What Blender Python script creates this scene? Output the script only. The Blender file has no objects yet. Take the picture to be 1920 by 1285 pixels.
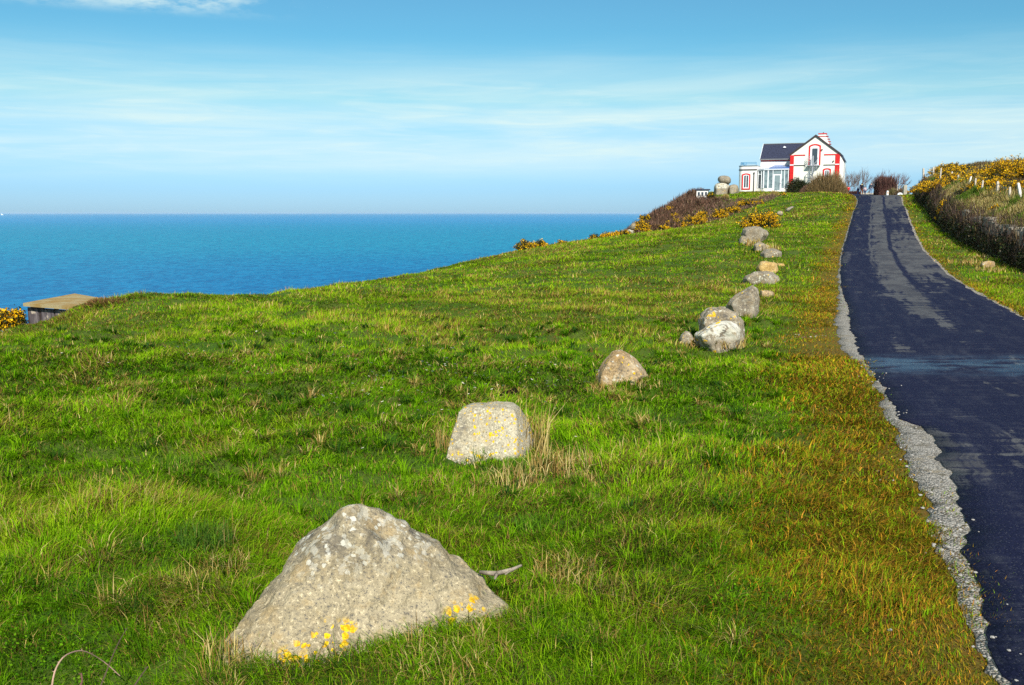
import bpy, bmesh, math, random
import numpy as np
from mathutils import Vector, Matrix, noise as mnoise
R = math.radians
rng = np.random.default_rng(7)
random.seed(7)
S = bpy.context.scene
COL = S.collection

# ------------------------------------------------------------------ camera
EYE = 2.0
F = 1800.0                     # focal length in pixels of a 1920 px wide picture
PITCH = math.atan(243.0 / F)
cam_d = bpy.data.cameras.new('camera')
cam_d.sensor_width = 36.0
cam_d.lens = 36.0 * F / 1920.0
cam_d.clip_start = 0.05
cam_d.clip_end = 200000.0
cam = bpy.data.objects.new('camera', cam_d)
COL.objects.link(cam)
cam.location = (0, 0, EYE)
cam.rotation_euler = (R(90) - PITCH, 0, 0)
S.camera = cam

# ------------------------------------------------------------------ sky, sun, exposure
SUN_EL, SUN_AZ = R(38), R(11)   # sun behind the camera, to the right
sun_vec = Vector((math.sin(SUN_AZ) * math.cos(SUN_EL), -math.cos(SUN_AZ) * math.cos(SUN_EL), math.sin(SUN_EL)))
W = bpy.data.worlds.new('World')
S.world = W
W.use_nodes = True
wn, wl = W.node_tree.nodes, W.node_tree.links
wn.clear()
w_out = wn.new('ShaderNodeOutputWorld')
w_bg = wn.new('ShaderNodeBackground')
w_bg.inputs['Strength'].default_value = 0.080
w_sky = wn.new('ShaderNodeTexSky')
w_sky.sky_type = 'NISHITA'
w_sky.sun_disc = False
w_sky.sun_elevation = SUN_EL
w_sky.sun_rotation = R(180) - SUN_AZ
w_sky.altitude = 50
w_sky.air_density = 1.0
w_sky.dust_density = 0.3
w_sky.ozone_density = 3.0
w_tc = wn.new('ShaderNodeTexCoord')


def wmath(op, a, b=None, c=None, clamp=False):
    n = wn.new('ShaderNodeMath'); n.operation = op; n.use_clamp = clamp
    for i, v in enumerate((a, b, c)):
        if v is None: continue
        if isinstance(v, (int, float)): n.inputs[i].default_value = v
        else: wl.new(v, n.inputs[i])
    return n.outputs[0]


def wnoise(scale, loc, detail, rough, dist=0.0):
    m = wn.new('ShaderNodeMapping'); m.inputs['Scale'].default_value = scale; m.inputs['Location'].default_value = loc
    wl.new(w_tc.outputs['Generated'], m.inputs['Vector'])
    n = wn.new('ShaderNodeTexNoise'); n.inputs['Scale'].default_value = 1.0
    n.inputs['Detail'].default_value = detail; n.inputs['Roughness'].default_value = rough
    n.inputs['Distortion'].default_value = dist
    wl.new(m.outputs[0], n.inputs['Vector'])
    return n.outputs['Fac']


def wmap(v, a, b, c=0.0, d=1.0):
    n = wn.new('ShaderNodeMapRange'); n.interpolation_type = 'SMOOTHSTEP'
    wl.new(v, n.inputs['Value'])
    for k, x in zip(('From Min', 'From Max', 'To Min', 'To Max'), (a, b, c, d)): n.inputs[k].default_value = x
    return n.outputs[0]


w_sep = wn.new('ShaderNodeSeparateXYZ')
wl.new(w_tc.outputs['Generated'], w_sep.inputs[0])
wz = w_sep.outputs['Z']
# clear-air colour over elevation, multiplied into the Nishita light so that the low sky is the photo's cyan blue
w_ramp = wn.new('ShaderNodeValToRGB')
wl.new(wmap(wz, 0.0, 0.5), w_ramp.inputs[0])
w_ramp.color_ramp.elements[0].color = (0.47, 0.79, 1.33, 1)
w_ramp.color_ramp.elements[1].color = (0.64, .96, 1.02, 1)
e = w_ramp.color_ramp.elements.new(0.13); e.color = (0.46, 0.98, 1.02, 1)
w_tint = wn.new('ShaderNodeMix'); w_tint.data_type = 'RGBA'; w_tint.blend_type = 'MULTIPLY'
w_tint.inputs['Factor'].default_value = 1.0
wl.new(w_sky.outputs[0], w_tint.inputs[6]); wl.new(w_ramp.outputs[0], w_tint.inputs[7])
# thin cirrus in long streaks, and a few puffs high on the left
streak = wnoise((2.2, 2.2, 26.0), (3.1, 1.7, 0.4), 6.0, 0.55, 0.5)
fine = wnoise((9.0, 9.0, 110.0), (0.3, 5.7, 1.4), 5.0, 0.6, 0.8)
wzj = wmath('ADD', wz, wmath('MULTIPLY', wmath('SUBTRACT', wnoise((1.6, 1.6, 5.0), (6.1, 2.2, 0), 4.0, .55), .5), 0.06))
band = wmath('MULTIPLY', wmap(wz, 0.02, 0.065), wmap(wzj, 0.180, 0.095))
cir = wmath('MULTIPLY', wmath('ADD', wmath('ADD', wmath('MULTIPLY', wmap(streak, 0.34, 0.64), 0.48), wmath('MULTIPLY', wmap(fine, 0.42, 0.72), 0.20)), 0.34), band)
puffn = wnoise((14.0, 14.0, 46.0), (1.3, 2.1, 0.8), 6.0, 0.6)
puffm = wmath('MULTIPLY', wmap(wz, 0.180, 0.200), wmap(w_sep.outputs['X'], -0.19, -0.33))
puff = wmath('MULTIPLY', wmap(puffn, 0.40, 0.58), puffm)
cl = wmath('MAXIMUM', wmath('MULTIPLY', cir, 0.90), wmath('MULTIPLY', puff, 0.95), clamp=True)
w_mix = wn.new('ShaderNodeMix'); w_mix.data_type = 'RGBA'
wl.new(cl, w_mix.inputs['Factor'])
wl.new(w_tint.outputs[2], w_mix.inputs[6])
w_mix.inputs[7].default_value = (7.4, 9.0, 8.7, 1)
wl.new(w_mix.outputs[2], w_bg.inputs['Color'])
wl.new(w_bg.outputs[0], w_out.inputs[0])

sun_d = bpy.data.lights.new('sun', 'SUN')
sun_d.energy = 4.9
sun_d.angle = R(0.53)
sun_d.color = (1.0, 0.95, 0.86)
sun = bpy.data.objects.new('sun', sun_d)
COL.objects.link(sun)
sun.rotation_euler = sun_vec.to_track_quat('Z', 'Y').to_euler()
sun.location = sun_vec * 60
S.view_settings.view_transform = 'Standard'
S.view_settings.look = 'None'
S.view_settings.exposure = 0.42
S.view_settings.gamma = 1.0
S.view_settings.use_curve_mapping = False
S.cycles.max_bounces = 6
S.cycles.diffuse_bounces = 3
S.cycles.glossy_bounces = 3
S.cycles.transmission_bounces = 4
S.cycles.volume_bounces = 1
S.cycles.transparent_max_bounces = 6
S.cycles.use_denoising = False

# ------------------------------------------------------------------ helpers: view rays, noise, terrain
cp, sp = math.cos(PITCH), math.sin(PITCH)


def ray(px, py):
    u, v = (px - 960.0) / F, (642.5 - py) / F
    return Vector((u, cp + sp * v, -sp + cp * v))


def P(px, py, d):
    """world point seen at photo pixel (px, py) at distance d along +Y"""
    r = ray(px, py)
    return Vector((0, 0, EYE)) + r * (d / r.y)


_tab = np.random.default_rng(3).random((8, 256, 256))


def vnoise(x, y, s=0):
    t = _tab[s % 8]
    xi, yi = np.floor(x).astype(int), np.floor(y).astype(int)
    fx, fy = x - xi, y - yi
    fx, fy = fx * fx * (3 - 2 * fx), fy * fy * (3 - 2 * fy)
    a, b = t[xi & 255, yi & 255], t[(xi + 1) & 255, yi & 255]
    c, d = t[xi & 255, (yi + 1) & 255], t[(xi + 1) & 255, (yi + 1) & 255]
    return (a * (1 - fx) + b * fx) * (1 - fy) + (c * (1 - fx) + d * fx) * fy


def fbm(x, y, s=0, o=3):
    v, a, n = 0, 1.0, 0
    for k in range(o):
        v = v + a * vnoise(x * 2 ** k + 17.3 * k, y * 2 ** k + 5.1 * k, s + k); n += a; a *= 0.5
    return v / n


def sstep(v, a, b):
    t = np.clip((v - a) / (b - a), 0, 1)
    return t * t * (3 - 2 * t)


# ground heights: a smooth surface through surveyed points (x, y, z)
_cp = []
for (px, py, d) in [
    (110, 619, 23.6), (150, 601, 23.9), (200, 576, 24.6), (240, 558, 25.4), (350, 558, 26.5), (480, 558, 28), (600, 540, 33),
    (0, 630, 23.2), (60, 637, 23.4), (-150, 640, 22),
    (800, 513, 40), (900, 488, 47), (1000, 466, 55), (1100, 451, 63), (1200, 438, 72), (1280, 426, 79), (1360, 406, 85),
    (1440, 378, 92), (1475, 365, 98), (1530, 361, 95), (1570, 364, 92), (1600, 368, 86), (1400, 362, 106), (1340, 362, 106),
    (1450, 360, 112), (1300, 385, 96), (1250, 404, 90),
    (1650, 372, 78), (1649, 391, 66), (1650, 416.6, 55.8), (1652, 444, 48), (1655, 468, 41), (1663, 488, 35.6), (1675, 517.6, 30.4),
    (1748, 590, 20.2), (1718, 383, 72), (1748, 415, 56), (1777, 434, 50), (1817, 462, 42), (1896, 488, 36),
    (1628, 367.6, 108), (1640, 368.2, 99), (1600, 366, 108), (1640, 366.6, 125), (1690, 365.6, 120), (1500, 361, 120), (1625, 369, 92), (1625, 365.6, 145),
    (1445, 519, 31.4), (1410, 453, 43.5), (1425, 426, 52),
]:
    q = P(px, py, d); _cp.append((q.x, q.y, q.z))
_cp += [(0, 4, 0), (-3, 5, 0), (2.5, 4, 0), (5, 4, 0), (-6, 8, .0), (0, 9, -.05), (6, 13, -.1), (3, 14, -.1), (-4, 15, -.1), (-10, 15, -.15), (0, -4, .1), (-12, 0, 0), (9, 0, .05),
        (14, 12, 0), (16, 24, -.05), (-14, 8, -.1), (1, 22, -.25), (6, 25, -.2), (-4, 24, -.3), (25, 20, .2), (35, 40, 1.0), (45, 70, 3.0), (60, 110, 4.5), (60, 150, 4.8),
        (35, 150, 4.3), (20, 125, 4.2), (-20, 30, -2), (0, -20, .2), (30, -10, .3), (80, 60, 3.0), (80, 0, 1), (90, 150, 4.5)]
_cp = np.array(_cp)
_n = len(_cp)
_r2 = ((_cp[:, None, :2] - _cp[None, :, :2]) ** 2).sum(-1) / 100.0
_K = 0.5 * _r2 * np.log(_r2 + 1e-12) + 0.004 * np.eye(_n)
_A = np.zeros((_n + 3, _n + 3))
_A[:_n, :_n] = _K; _A[:_n, _n] = 1; _A[:_n, _n + 1:] = _cp[:, :2] / 10; _A[_n, :_n] = 1; _A[_n + 1:, :_n] = _cp[:, :2].T / 10
_sol = np.linalg.solve(_A, np.concatenate([_cp[:, 2], np.zeros(3)]))

# the brow of the cliff in plan, near to far; the land falls to the sea on its left
EDGE = np.array([(-22, -60), (-20, -10), (-18, 8), (-15.5, 19), (-12.6, 23.6), (-10.4, 26.5), (-7.4, 29), (-6.4, 34), (-3.4, 41), (-1.2, 48.5), (1.8, 56.5), (5.4, 64.5),
                 (10.2, 74), (12.2, 82), (14.6, 90), (17.6, 97), (20.5, 105), (24, 116), (32, 135), (50, 165), (90, 190), (200, 200)], float)


def edge_dist(x, y):
    """distance to the brow, positive on the sea side"""
    best = np.full(x.shape, 1e9); sg = np.ones(x.shape)
    for (a, b) in zip(EDGE[:-1], EDGE[1:]):
        d = b - a; L2 = d @ d
        t = np.clip(((x - a[0]) * d[0] + (y - a[1]) * d[1]) / L2, 0, 1)
        ex, ey = x - a[0] - t * d[0], y - a[1] - t * d[1]
        r = ex * ex + ey * ey
        s = np.sign(d[0] * (y - a[1]) - d[1] * (x - a[0]))
        m = r < best
        best = np.where(m, r, best); sg = np.where(m, s, sg)
    return np.sqrt(best) * sg


# road: edges in plan (y, gravel left, asphalt left, asphalt right)
def flat(px, py, z=-0.05):
    r = ray(px, py); t = (z - EYE) / r.z
    return (r.x * t, r.y * t)


_gl = [flat(px, py) for px, py in [(1900, 1400), (1866, 1285), (1834, 1180), (1808, 1100), (1762, 1050), (1744, 973), (1722, 920), (1690, 850), (1671, 786), (1644, 720), (1630, 690), (1580, 655), (1571, 620), (1568, 600)]]
_al = [flat(px, py) for px, py in [(1925, 1400), (1884, 1285), (1850, 1200), (1832, 1120), (1806, 1053), (1815, 990), (1791, 960), (1774, 885), (1748, 822), (1730, 803), (1688, 786), (1655, 722), (1631, 680), (1608, 640), (1594, 600)]]
_far = [(1592, 575, 21.6), (1577, 530, 28.4), (1575, 517.6, 30.4), (1577, 488, 35.6), (1581, 468, 41), (1588.5, 444, 48), (1595, 416.6, 55.8), (1602, 391, 66), (1609, 372, 78), (1600, 369.5, 92), (1597, 368, 110), (1595, 367, 145)]
_af = [(P(*q).x, P(*q).y) for q in _far]
_al = [(-3.0, -20.0), (0.7, -2.0)] + _al + _af
_gl = [(-3.3, -20.0), (0.4, -2.0)] + _gl + [(x - (0.25 if y < 26 else 0.06), y) for x, y in _af]
_ar = [(2.3, -20), (4.3, -2.0), (8.1, 12.9)] + [(P(*q).x, P(*q).y) for q in [(1900, 590, 20.2), (1838, 555, 24.5), (1776, 517.6, 30.4), (1749, 488, 35.6), (1729, 468, 41), (1716, 444, 48), (1705, 416.6, 55.8), (1695.5, 391, 66), (1689.5, 372, 78), (1662, 369, 95), (1652, 368, 110), (1650, 367, 145)]]
_gl, _al, _ar = (np.array(sorted(a, key=lambda t: t[1])) for a in (_gl, _al, _ar))
road_gl = lambda y: np.interp(y, _gl[:, 1], _gl[:, 0])
road_l = lambda y: np.interp(y, _al[:, 1], _al[:, 0])
road_r = lambda y: np.interp(y, _ar[:, 1], _ar[:, 0])
_bb = np.array([(-20, 5.5), (5, 10), (15, 12.5), (22, 14.6), (28, 16.1), (32, 17.2), (36, 18.5), (42, 20.3), (50, 22.8), (56, 24.8), (72, 30.6), (80, 33.6), (90, 37.2), (100, 41)], float)
bank_x = lambda y: np.interp(y, _bb[:, 0], _bb[:, 1])


def ground(x, y):
    x, y = np.asarray(x, float), np.asarray(y, float)
    sh = x.shape; x, y = x.ravel(), y.ravel()
    z = np.empty(len(x))
    for i in range(0, len(x), 40000):
        a, b = x[i:i + 40000], y[i:i + 40000]
        r2 = ((a[:, None] - _cp[None, :, 0]) ** 2 + (b[:, None] - _cp[None, :, 1]) ** 2) / 100.0
        z[i:i + 40000] = (0.5 * r2 * np.log(r2 + 1e-12)) @ _sol[:_n] + _sol[_n] + (a / 10) * _sol[_n + 1] + (b / 10) * _sol[_n + 2]
    e = edge_dist(x, y)
    drop = np.where(e > 0, np.where(e < 5, 0.11 * e * e, 2.75 + 1.1 * (e - 5)), 0)
    z = np.maximum(z - drop, -60)
    # tussocky bumps, dying out by the road and far away
    off = np.minimum(np.abs(x - road_gl(y)) + 0.0, np.abs(x - road_r(y)))
    inroad = (x > road_gl(y)) & (x < road_r(y))
    k = np.where(inroad, 0, sstep(off, 0.15, 1.4))
    near = 1 - 0.6 * sstep(y, 20, 70)
    k = k * (1 - .85 * sstep(-np.hypot(x + .35, y - 4.15), -1.1, -.55))
    bump = (fbm(x * 0.9, y * 0.9, 1, 2) - 0.5) * 0.22 + ((fbm(x * 2.6, y * 2.6, 3, 2) - 0.5) * 0.20 + (fbm(x * 6.1, y * 6.1, 5, 2) - 0.5) * 0.07) * (1 - sstep(y, 18, 40) * .7)
    return (z + bump * k * near).reshape(sh)


gz = lambda x, y: float(ground(np.array([x]), np.array([y]))[0])


def hit(px, py, d0=2.5, d1=120):
    """first ground point seen at a photo pixel"""
    ds = np.geomspace(d0, d1, 400)
    r = ray(px, py)
    k = ds / r.y
    g = ground(r.x * k, ds) - (EYE + r.z * k)
    i = np.argmax(g > 0) if (g > 0).any() else len(ds) - 1
    return P(px, py, float(ds[i]))


# ------------------------------------------------------------------ helpers: meshes, tags
def tag(o, label=None, cat=None, group=None, kind=None):
    if label: o['label'] = label
    if cat: o['category'] = cat
    if group: o['group'] = group
    if kind: o['kind'] = kind
    return o


def empty(name, loc=(0, 0, 0), rz=0.0):
    o = bpy.data.objects.new(name, None)
    o.empty_display_size = 0.2
    o.location = loc; o.rotation_euler = (0, 0, rz)
    COL.objects.link(o)
    return o


def link(name, me, m=None, parent=None):
    if m is not None and not me.materials: me.materials.append(m)
    o = bpy.data.objects.new(name, me)
    COL.objects.link(o)
    if parent is not None: o.parent = parent
    return o


def np_mesh(name, v, faces, col=None, smooth=False):
    """faces: list of (n, k) index arrays"""
    me = bpy.data.meshes.new(name)
    v = np.ascontiguousarray(v, np.float32)
    me.vertices.add(len(v)); me.vertices.foreach_set('co', v.ravel())
    li = np.concatenate([f.ravel() for f in faces]).astype(np.int32)
    tot = np.concatenate([np.full(len(f), f.shape[1]) for f in faces])
    st = np.concatenate([[0], np.cumsum(tot)[:-1]]).astype(np.int32)
    me.loops.add(len(li)); me.loops.foreach_set('vertex_index', li)
    me.polygons.add(len(st)); me.polygons.foreach_set('loop_start', st)
    if smooth: me.polygons.foreach_set('use_smooth', np.ones(len(st), bool))
    me.update(calc_edges=True)
    if col is not None:
        a = me.attributes.new('col', 'FLOAT_COLOR', 'POINT')
        c = np.ones((len(v), 4), np.float32); c[:, :3] = col
        a.data.foreach_set('color', c.ravel())
    return me


class MB:
    def __init__(s): s.v = []; s.f = []
    def add(s, v, f):
        n = len(s.v); s.v += [tuple(p) for p in v]; s.f += [tuple(i + n for i in q) for q in f]; return s
    def box(s, x0, x1, y0, y1, z0, z1):
        return s.add([(x, y, z) for z in (z0, z1) for y in (y0, y1) for x in (x0, x1)],
                     [(0, 2, 3, 1), (4, 5, 7, 6), (0, 1, 5, 4), (2, 6, 7, 3), (0, 4, 6, 2), (1, 3, 7, 5)])
    def prism(s, poly, y0, y1):
        """polygon in x, z pushed from y0 to y1"""
        n = len(poly)
        return s.add([(x, y0, z) for x, z in poly] + [(x, y1, z) for x, z in poly],
                     [tuple(range(n)), tuple(range(2 * n - 1, n - 1, -1))] + [((i + 1) % n, i, i + n, (i + 1) % n + n) for i in range(n)])
    def slab(s, poly, z0, z1):
        """polygon in x, y pushed from z0 to z1"""
        n = len(poly)
        return s.add([(x, y, z0) for x, y in poly] + [(x, y, z1) for x, y in poly],
                     [tuple(range(n - 1, -1, -1)), tuple(range(n, 2 * n))] + [(i, (i + 1) % n, (i + 1) % n + n, i + n) for i in range(n)])
    def bar(s, a, b, r0, r1=None, n=6, cap=True):
        a, b = Vector(a), Vector(b); r1 = r0 if r1 is None else r1
        d = (b - a).normalized()
        u = d.orthogonal().normalized(); w = d.cross(u)
        vs = [a + (u * math.cos(t) + w * math.sin(t)) * r0 for t in [2 * math.pi * i / n for i in range(n)]]
        vs += [b + (u * math.cos(t) + w * math.sin(t)) * r1 for t in [2 * math.pi * i / n for i in range(n)]]
        fs = [(i, (i + 1) % n, (i + 1) % n + n, i + n) for i in range(n)]
        if cap: fs += [tuple(range(n - 1, -1, -1)), tuple(range(n, 2 * n))]
        return s.add(vs, fs)
    def path(s, pts, r, n=6):
        for a, b in zip(pts[:-1], pts[1:]): s.bar(a, b, r, n=n)
        return s
    def build(s, name, m, parent=None, smooth=False):
        me = bpy.data.meshes.new(name); me.from_pydata(s.v, [], s.f); me.update()
        bm = bmesh.new(); bm.from_mesh(me); bmesh.ops.recalc_face_normals(bm, faces=bm.faces); bm.to_mesh(me); bm.free()
        if smooth: me.shade_smooth()
        return link(name, me, m, parent)


def segs_mesh(name, segs, n=3):
    """many tapered twigs at once: segs = array (k, 8): p0, p1, r0, r1"""
    s = np.array(segs, float)
    a, b, r0, r1 = s[:, :3], s[:, 3:6], s[:, 6], s[:, 7]
    d = b - a; d /= np.linalg.norm(d, axis=1, keepdims=True) + 1e-9
    h = np.where(np.abs(d[:, 2:3]) < 0.9, [[0, 0, 1.0]], [[1.0, 0, 0]])
    u = np.cross(d, h); u /= np.linalg.norm(u, axis=1, keepdims=True) + 1e-9
    w = np.cross(d, u)
    V = []
    for base, r in ((a, r0), (b, r1)):
        for i in range(n):
            t = 2 * math.pi * i / n
            V.append(base + (u * math.cos(t) + w * math.sin(t)) * r[:, None])
    k = len(s)
    v = np.stack(V, 1).reshape(-1, 3)
    o = (np.arange(k) * 2 * n)[:, None]
    fs = np.concatenate([o + np.array([[i, (i + 1) % n, (i + 1) % n + n, i + n]]) for i in range(n)])
    return np_mesh(name, v, [fs])


def blades(x, y, z, h, w, az, lean, col, laz=None, tip=None, nseg=2):
    """grass blades; every argument an array; col (n, 3)"""
    n = len(x)
    laz = az + np.pi / 2 if laz is None else laz
    px, py = np.cos(az), np.sin(az)
    lx, ly = np.cos(laz), np.sin(laz)
    base = np.stack([x, y, z], 1)
    side = np.stack([px, py, np.zeros(n)], 1) * (w / 2)[:, None]
    ld = np.stack([lx, ly, np.zeros(n)], 1)
    up = np.array([[0, 0, 1.0]])
    def pt(t):
        return base + ld * (h * np.sin(lean) * t * t)[:, None] + up * (h * (t * np.cos(lean * t)))[:, None]
    tip = col if tip is None else tip
    if nseg == 2:
        m = pt(0.55); V = np.stack([base - side, base + side, m + side * .8, m - side * .8, pt(1.0)], 1).reshape(-1, 3)
        o = (np.arange(n) * 5)[:, None]
        C = np.stack([col, col, col, col, tip], 1).reshape(-1, 3)
        return V, [o + np.array([[0, 1, 2, 3]]), o + np.array([[3, 2, 4]])], C
    V = np.stack([base - side, base + side, pt(1.0)], 1).reshape(-1, 3)
    o = (np.arange(n) * 3)[:, None]
    C = np.stack([col, col, tip], 1).reshape(-1, 3)
    return V, [o + np.array([[0, 1, 2]])], C


def merge(parts):
    vs, qs, ts, cs, n = [], [], [], [], 0
    for V, fs, C in parts:
        for f in fs: (qs if f.shape[1] == 4 else ts).append(f + n)
        vs.append(V); cs.append(C); n += len(V)
    faces = ([np.concatenate(qs)] if qs else []) + ([np.concatenate(ts)] if ts else [])
    return np.concatenate(vs), faces, np.concatenate(cs)


def leaves(c, size, col, rs=None, flat=0.0, aspect=1.0, out=None):
    """randomly turned little quads (leaves, petals) at points c; out: preferred normals"""
    g = rng if rs is None else rs
    n = len(c)
    nr = g.normal(size=(n, 3))
    if out is not None: nr = nr * 0.7 + out
    nr[:, 2] += flat
    nr /= np.linalg.norm(nr, axis=1, keepdims=True)
    u = np.cross(nr, g.normal(size=(n, 3))); u /= np.linalg.norm(u, axis=1, keepdims=True)
    w = np.cross(nr, u)
    size = np.broadcast_to(size, (n,))[:, None] / 2
    u, w = u * size, w * size * aspect
    V = np.stack([c - u, c - w * .9, c + u, c + w], 1).reshape(-1, 3)
    o = (np.arange(n) * 4)[:, None]
    return V, [o + np.array([[0, 1, 2, 3]])], np.repeat(col, 4, 0)


def pick(n, pal, wts, jit=0.18, g=None):
    g = rng if g is None else g
    pal = np.array(pal); wts = np.array(wts, float)
    c = pal[g.choice(len(pal), n, p=wts / wts.sum())]
    return c * (1 + jit * g.normal(size=(n, 1))).clip(.5, 1.6)


# ------------------------------------------------------------------ helpers: materials
def new_mat(name):
    m = bpy.data.materials.new(name); m.use_nodes = True
    nt = m.node_tree; nt.nodes.clear()
    return m, nt.nodes, nt.links


class N:
    """small node-graph builder"""
    def __init__(s, name):
        s.m, s.n, s.l = new_mat(name)
        s.out = s.n.new('ShaderNodeOutputMaterial')
        s.tc = s.n.new('ShaderNodeTexCoord')
    def set(s, sock, v):
        if isinstance(v, bpy.types.NodeSocket): s.l.new(v, sock)
        elif v is not None:
            if sock.type == 'RGBA' and len(v) == 3: v = (*v, 1)
            sock.default_value = v
    def noise(s, scale, detail=4, rough=.55, vec=None, mscale=None, dist=0, out='Fac', loc=None):
        v = vec or s.tc.outputs['Object']
        if mscale or loc:
            mp = s.n.new('ShaderNodeMapping'); s.l.new(v, mp.inputs[0])
            if mscale: mp.inputs['Scale'].default_value = mscale
            if loc: mp.inputs['Location'].default_value = loc
            v = mp.outputs[0]
        t = s.n.new('ShaderNodeTexNoise'); s.l.new(v, t.inputs['Vector'])
        t.inputs['Scale'].default_value = scale; t.inputs['Detail'].default_value = detail; t.inputs['Roughness'].default_value = rough; t.inputs['Distortion'].default_value = dist
        return t.outputs[out]
    def voro(s, scale, vec=None, out='Distance', rnd=1.0):
        t = s.n.new('ShaderNodeTexVoronoi'); s.l.new(vec or s.tc.outputs['Object'], t.inputs['Vector'])
        t.inputs['Scale'].default_value = scale; t.inputs['Randomness'].default_value = rnd
        return t.outputs[out]
    def rng(s, v, a, b, c=0., d=1., smooth=True):
        t = s.n.new('ShaderNodeMapRange'); t.interpolation_type = 'SMOOTHSTEP' if smooth else 'LINEAR'
        s.set(t.inputs['Value'], v)
        for k, x in zip(('From Min', 'From Max', 'To Min', 'To Max'), (a, b, c, d)): t.inputs[k].default_value = x
        return t.outputs[0]
    def math(s, op, a, b=None, clamp=False):
        t = s.n.new('ShaderNodeMath'); t.operation = op; t.use_clamp = clamp
        s.set(t.inputs[0], a)
        if b is not None: s.set(t.inputs[1], b)
        return t.outputs[0]
    def mix(s, f, a, b, mode='MIX'):
        t = s.n.new('ShaderNodeMix'); t.data_type = 'RGBA'; t.blend_type = mode
        s.set(t.inputs['Factor'], f); s.set(t.inputs[6], a); s.set(t.inputs[7], b)
        return t.outputs[2]
    def sep(s, v):
        t = s.n.new('ShaderNodeSeparateXYZ'); s.l.new(v, t.inputs[0]); return t.outputs
    def attr(s, name, out='Color'):
        t = s.n.new('ShaderNodeAttribute'); t.attribute_name = name; return t.outputs[out]
    def pos(s):
        return s.n.new('ShaderNodeNewGeometry').outputs['Position']
    def bump(s, h, strength=.5, dist=.02):
        t = s.n.new('ShaderNodeBump'); s.set(t.inputs['Height'], h); t.inputs['Strength'].default_value = strength; t.inputs['Distance'].default_value = dist
        return t.outputs[0]
    def bsdf(s, col, rough=.7, spec=.3, normal=None, metal=0.0, **kw):
        b = s.n.new('ShaderNodeBsdfPrincipled')
        s.set(b.inputs['Base Color'], col); s.set(b.inputs['Roughness'], rough); s.set(b.inputs['Specular IOR Level'], spec); s.set(b.inputs['Metallic'], metal)
        if normal is not None: s.l.new(normal, b.inputs['Normal'])
        for k, v in kw.items(): s.set(b.inputs[k], v)
        return b.outputs[0]
    def done(s, sh):
        s.l.new(sh, s.out.inputs['Surface']); return s.m


def leaf_mat(name, transl=0.35, rough=.5, spec=.25):
    g = N(name)
    c = g.attr('col')
    a = g.bsdf(c, rough, spec)
    t = g.n.new('ShaderNodeBsdfTranslucent'); g.l.new(c, t.inputs['Color'])
    mx = g.n.new('ShaderNodeMixShader'); mx.inputs[0].default_value = transl
    g.l.new(a, mx.inputs[1]); g.l.new(t.outputs[0], mx.inputs[2])
    return g.done(mx.outputs[0])


def plain(name, col, rough=.7, spec=.3, var=.12, scale=3.0, metal=0.0, bumpy=0.0):
    g = N(name)
    n = g.noise(scale, 5, .6)
    dark = tuple(c * (1 - var) for c in col); lite = tuple(min(1, c * (1 + var)) for c in col)
    nm = g.bump(g.noise(scale * 12, 4, .6), bumpy, .01) if bumpy else None
    return g.done(g.bsdf(g.mix(g.rng(n, .3, .7), dark, lite), rough, spec, nm, metal))


M = {}
M['grass'] = leaf_mat('grass_blades', .32, .8, .0)
M['leaf'] = leaf_mat('leaves', .25, .5, .25)
M['petal'] = leaf_mat('petals', .3, .7, .1)
M['dry'] = leaf_mat('dry_stalks', .2, .7, .15)

# turf under the blades
g = N('turf')
v = g.pos()
n1, n2 = g.noise(.35, 4, .6, v), g.noise(3.0, 5, .65, v)
c = g.mix(g.rng(n1, .35, .65), (.048, .100, .010), (.080, .115, .016))
c = g.mix(g.rng(n2, .52, .72), c, (.085, .066, .022))
c = g.mix(g.math('MULTIPLY', g.attr('moss', 'Fac'), .85), c, g.mix(g.rng(n2, .4, .6), (.15, .10, .012), (.17, .085, .018)))
M['turf'] = g.done(g.bsdf(c, .9, .1, g.bump(g.noise(25, 5, .7, v), .8, .03)))

# ------------------------------------------------------------------ ground sheet, sea
def axis(lo, hi, dense0, dense1, fine, coarse):
    a = [dense0]
    st = fine
    while a[-1] < hi:
        if a[-1] > dense1: st = min(coarse, st * 1.06)
        a.append(a[-1] + st)
    st = fine
    while a[0] > lo:
        st = min(coarse, st * 1.08)
        a.insert(0, a[0] - st)
    return np.array(a)


gx = axis(-150, 260, -14, 9, .13, 3.0)
gy = axis(-60, 330, 2.0, 24, .13, 1.6)
X, Y = np.meshgrid(gx, gy, indexing='ij')
Zg = ground(X, Y)
nx, ny = X.shape
ii = (np.arange(nx - 1)[:, None] * ny + np.arange(ny - 1)[None]).reshape(-1, 1)
fg = ii + np.array([[0, ny, ny + 1, 1]])
ground_o = link('ground', np_mesh('ground', np.stack([X, Y, Zg], -1).reshape(-1, 3), [fg], smooth=True), M['turf'])
_mx, _my = X.ravel(), Y.ravel()
_dv = np.where(_mx < road_gl(_my), road_gl(_my) - _mx, np.clip(_mx - road_r(_my), 0, 99) * 3.2)
_ms = .8 * (1 - sstep(_dv, .35, 1.25 + .8 * (fbm(_mx * 1.7 + 40, _my * 1.7, 2, 3) - .5)))
_at = ground_o.data.attributes.new('moss', 'FLOAT', 'POINT'); _at.data.foreach_set('value', _ms.astype(np.float32))
tag(ground_o, kind='structure')

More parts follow.
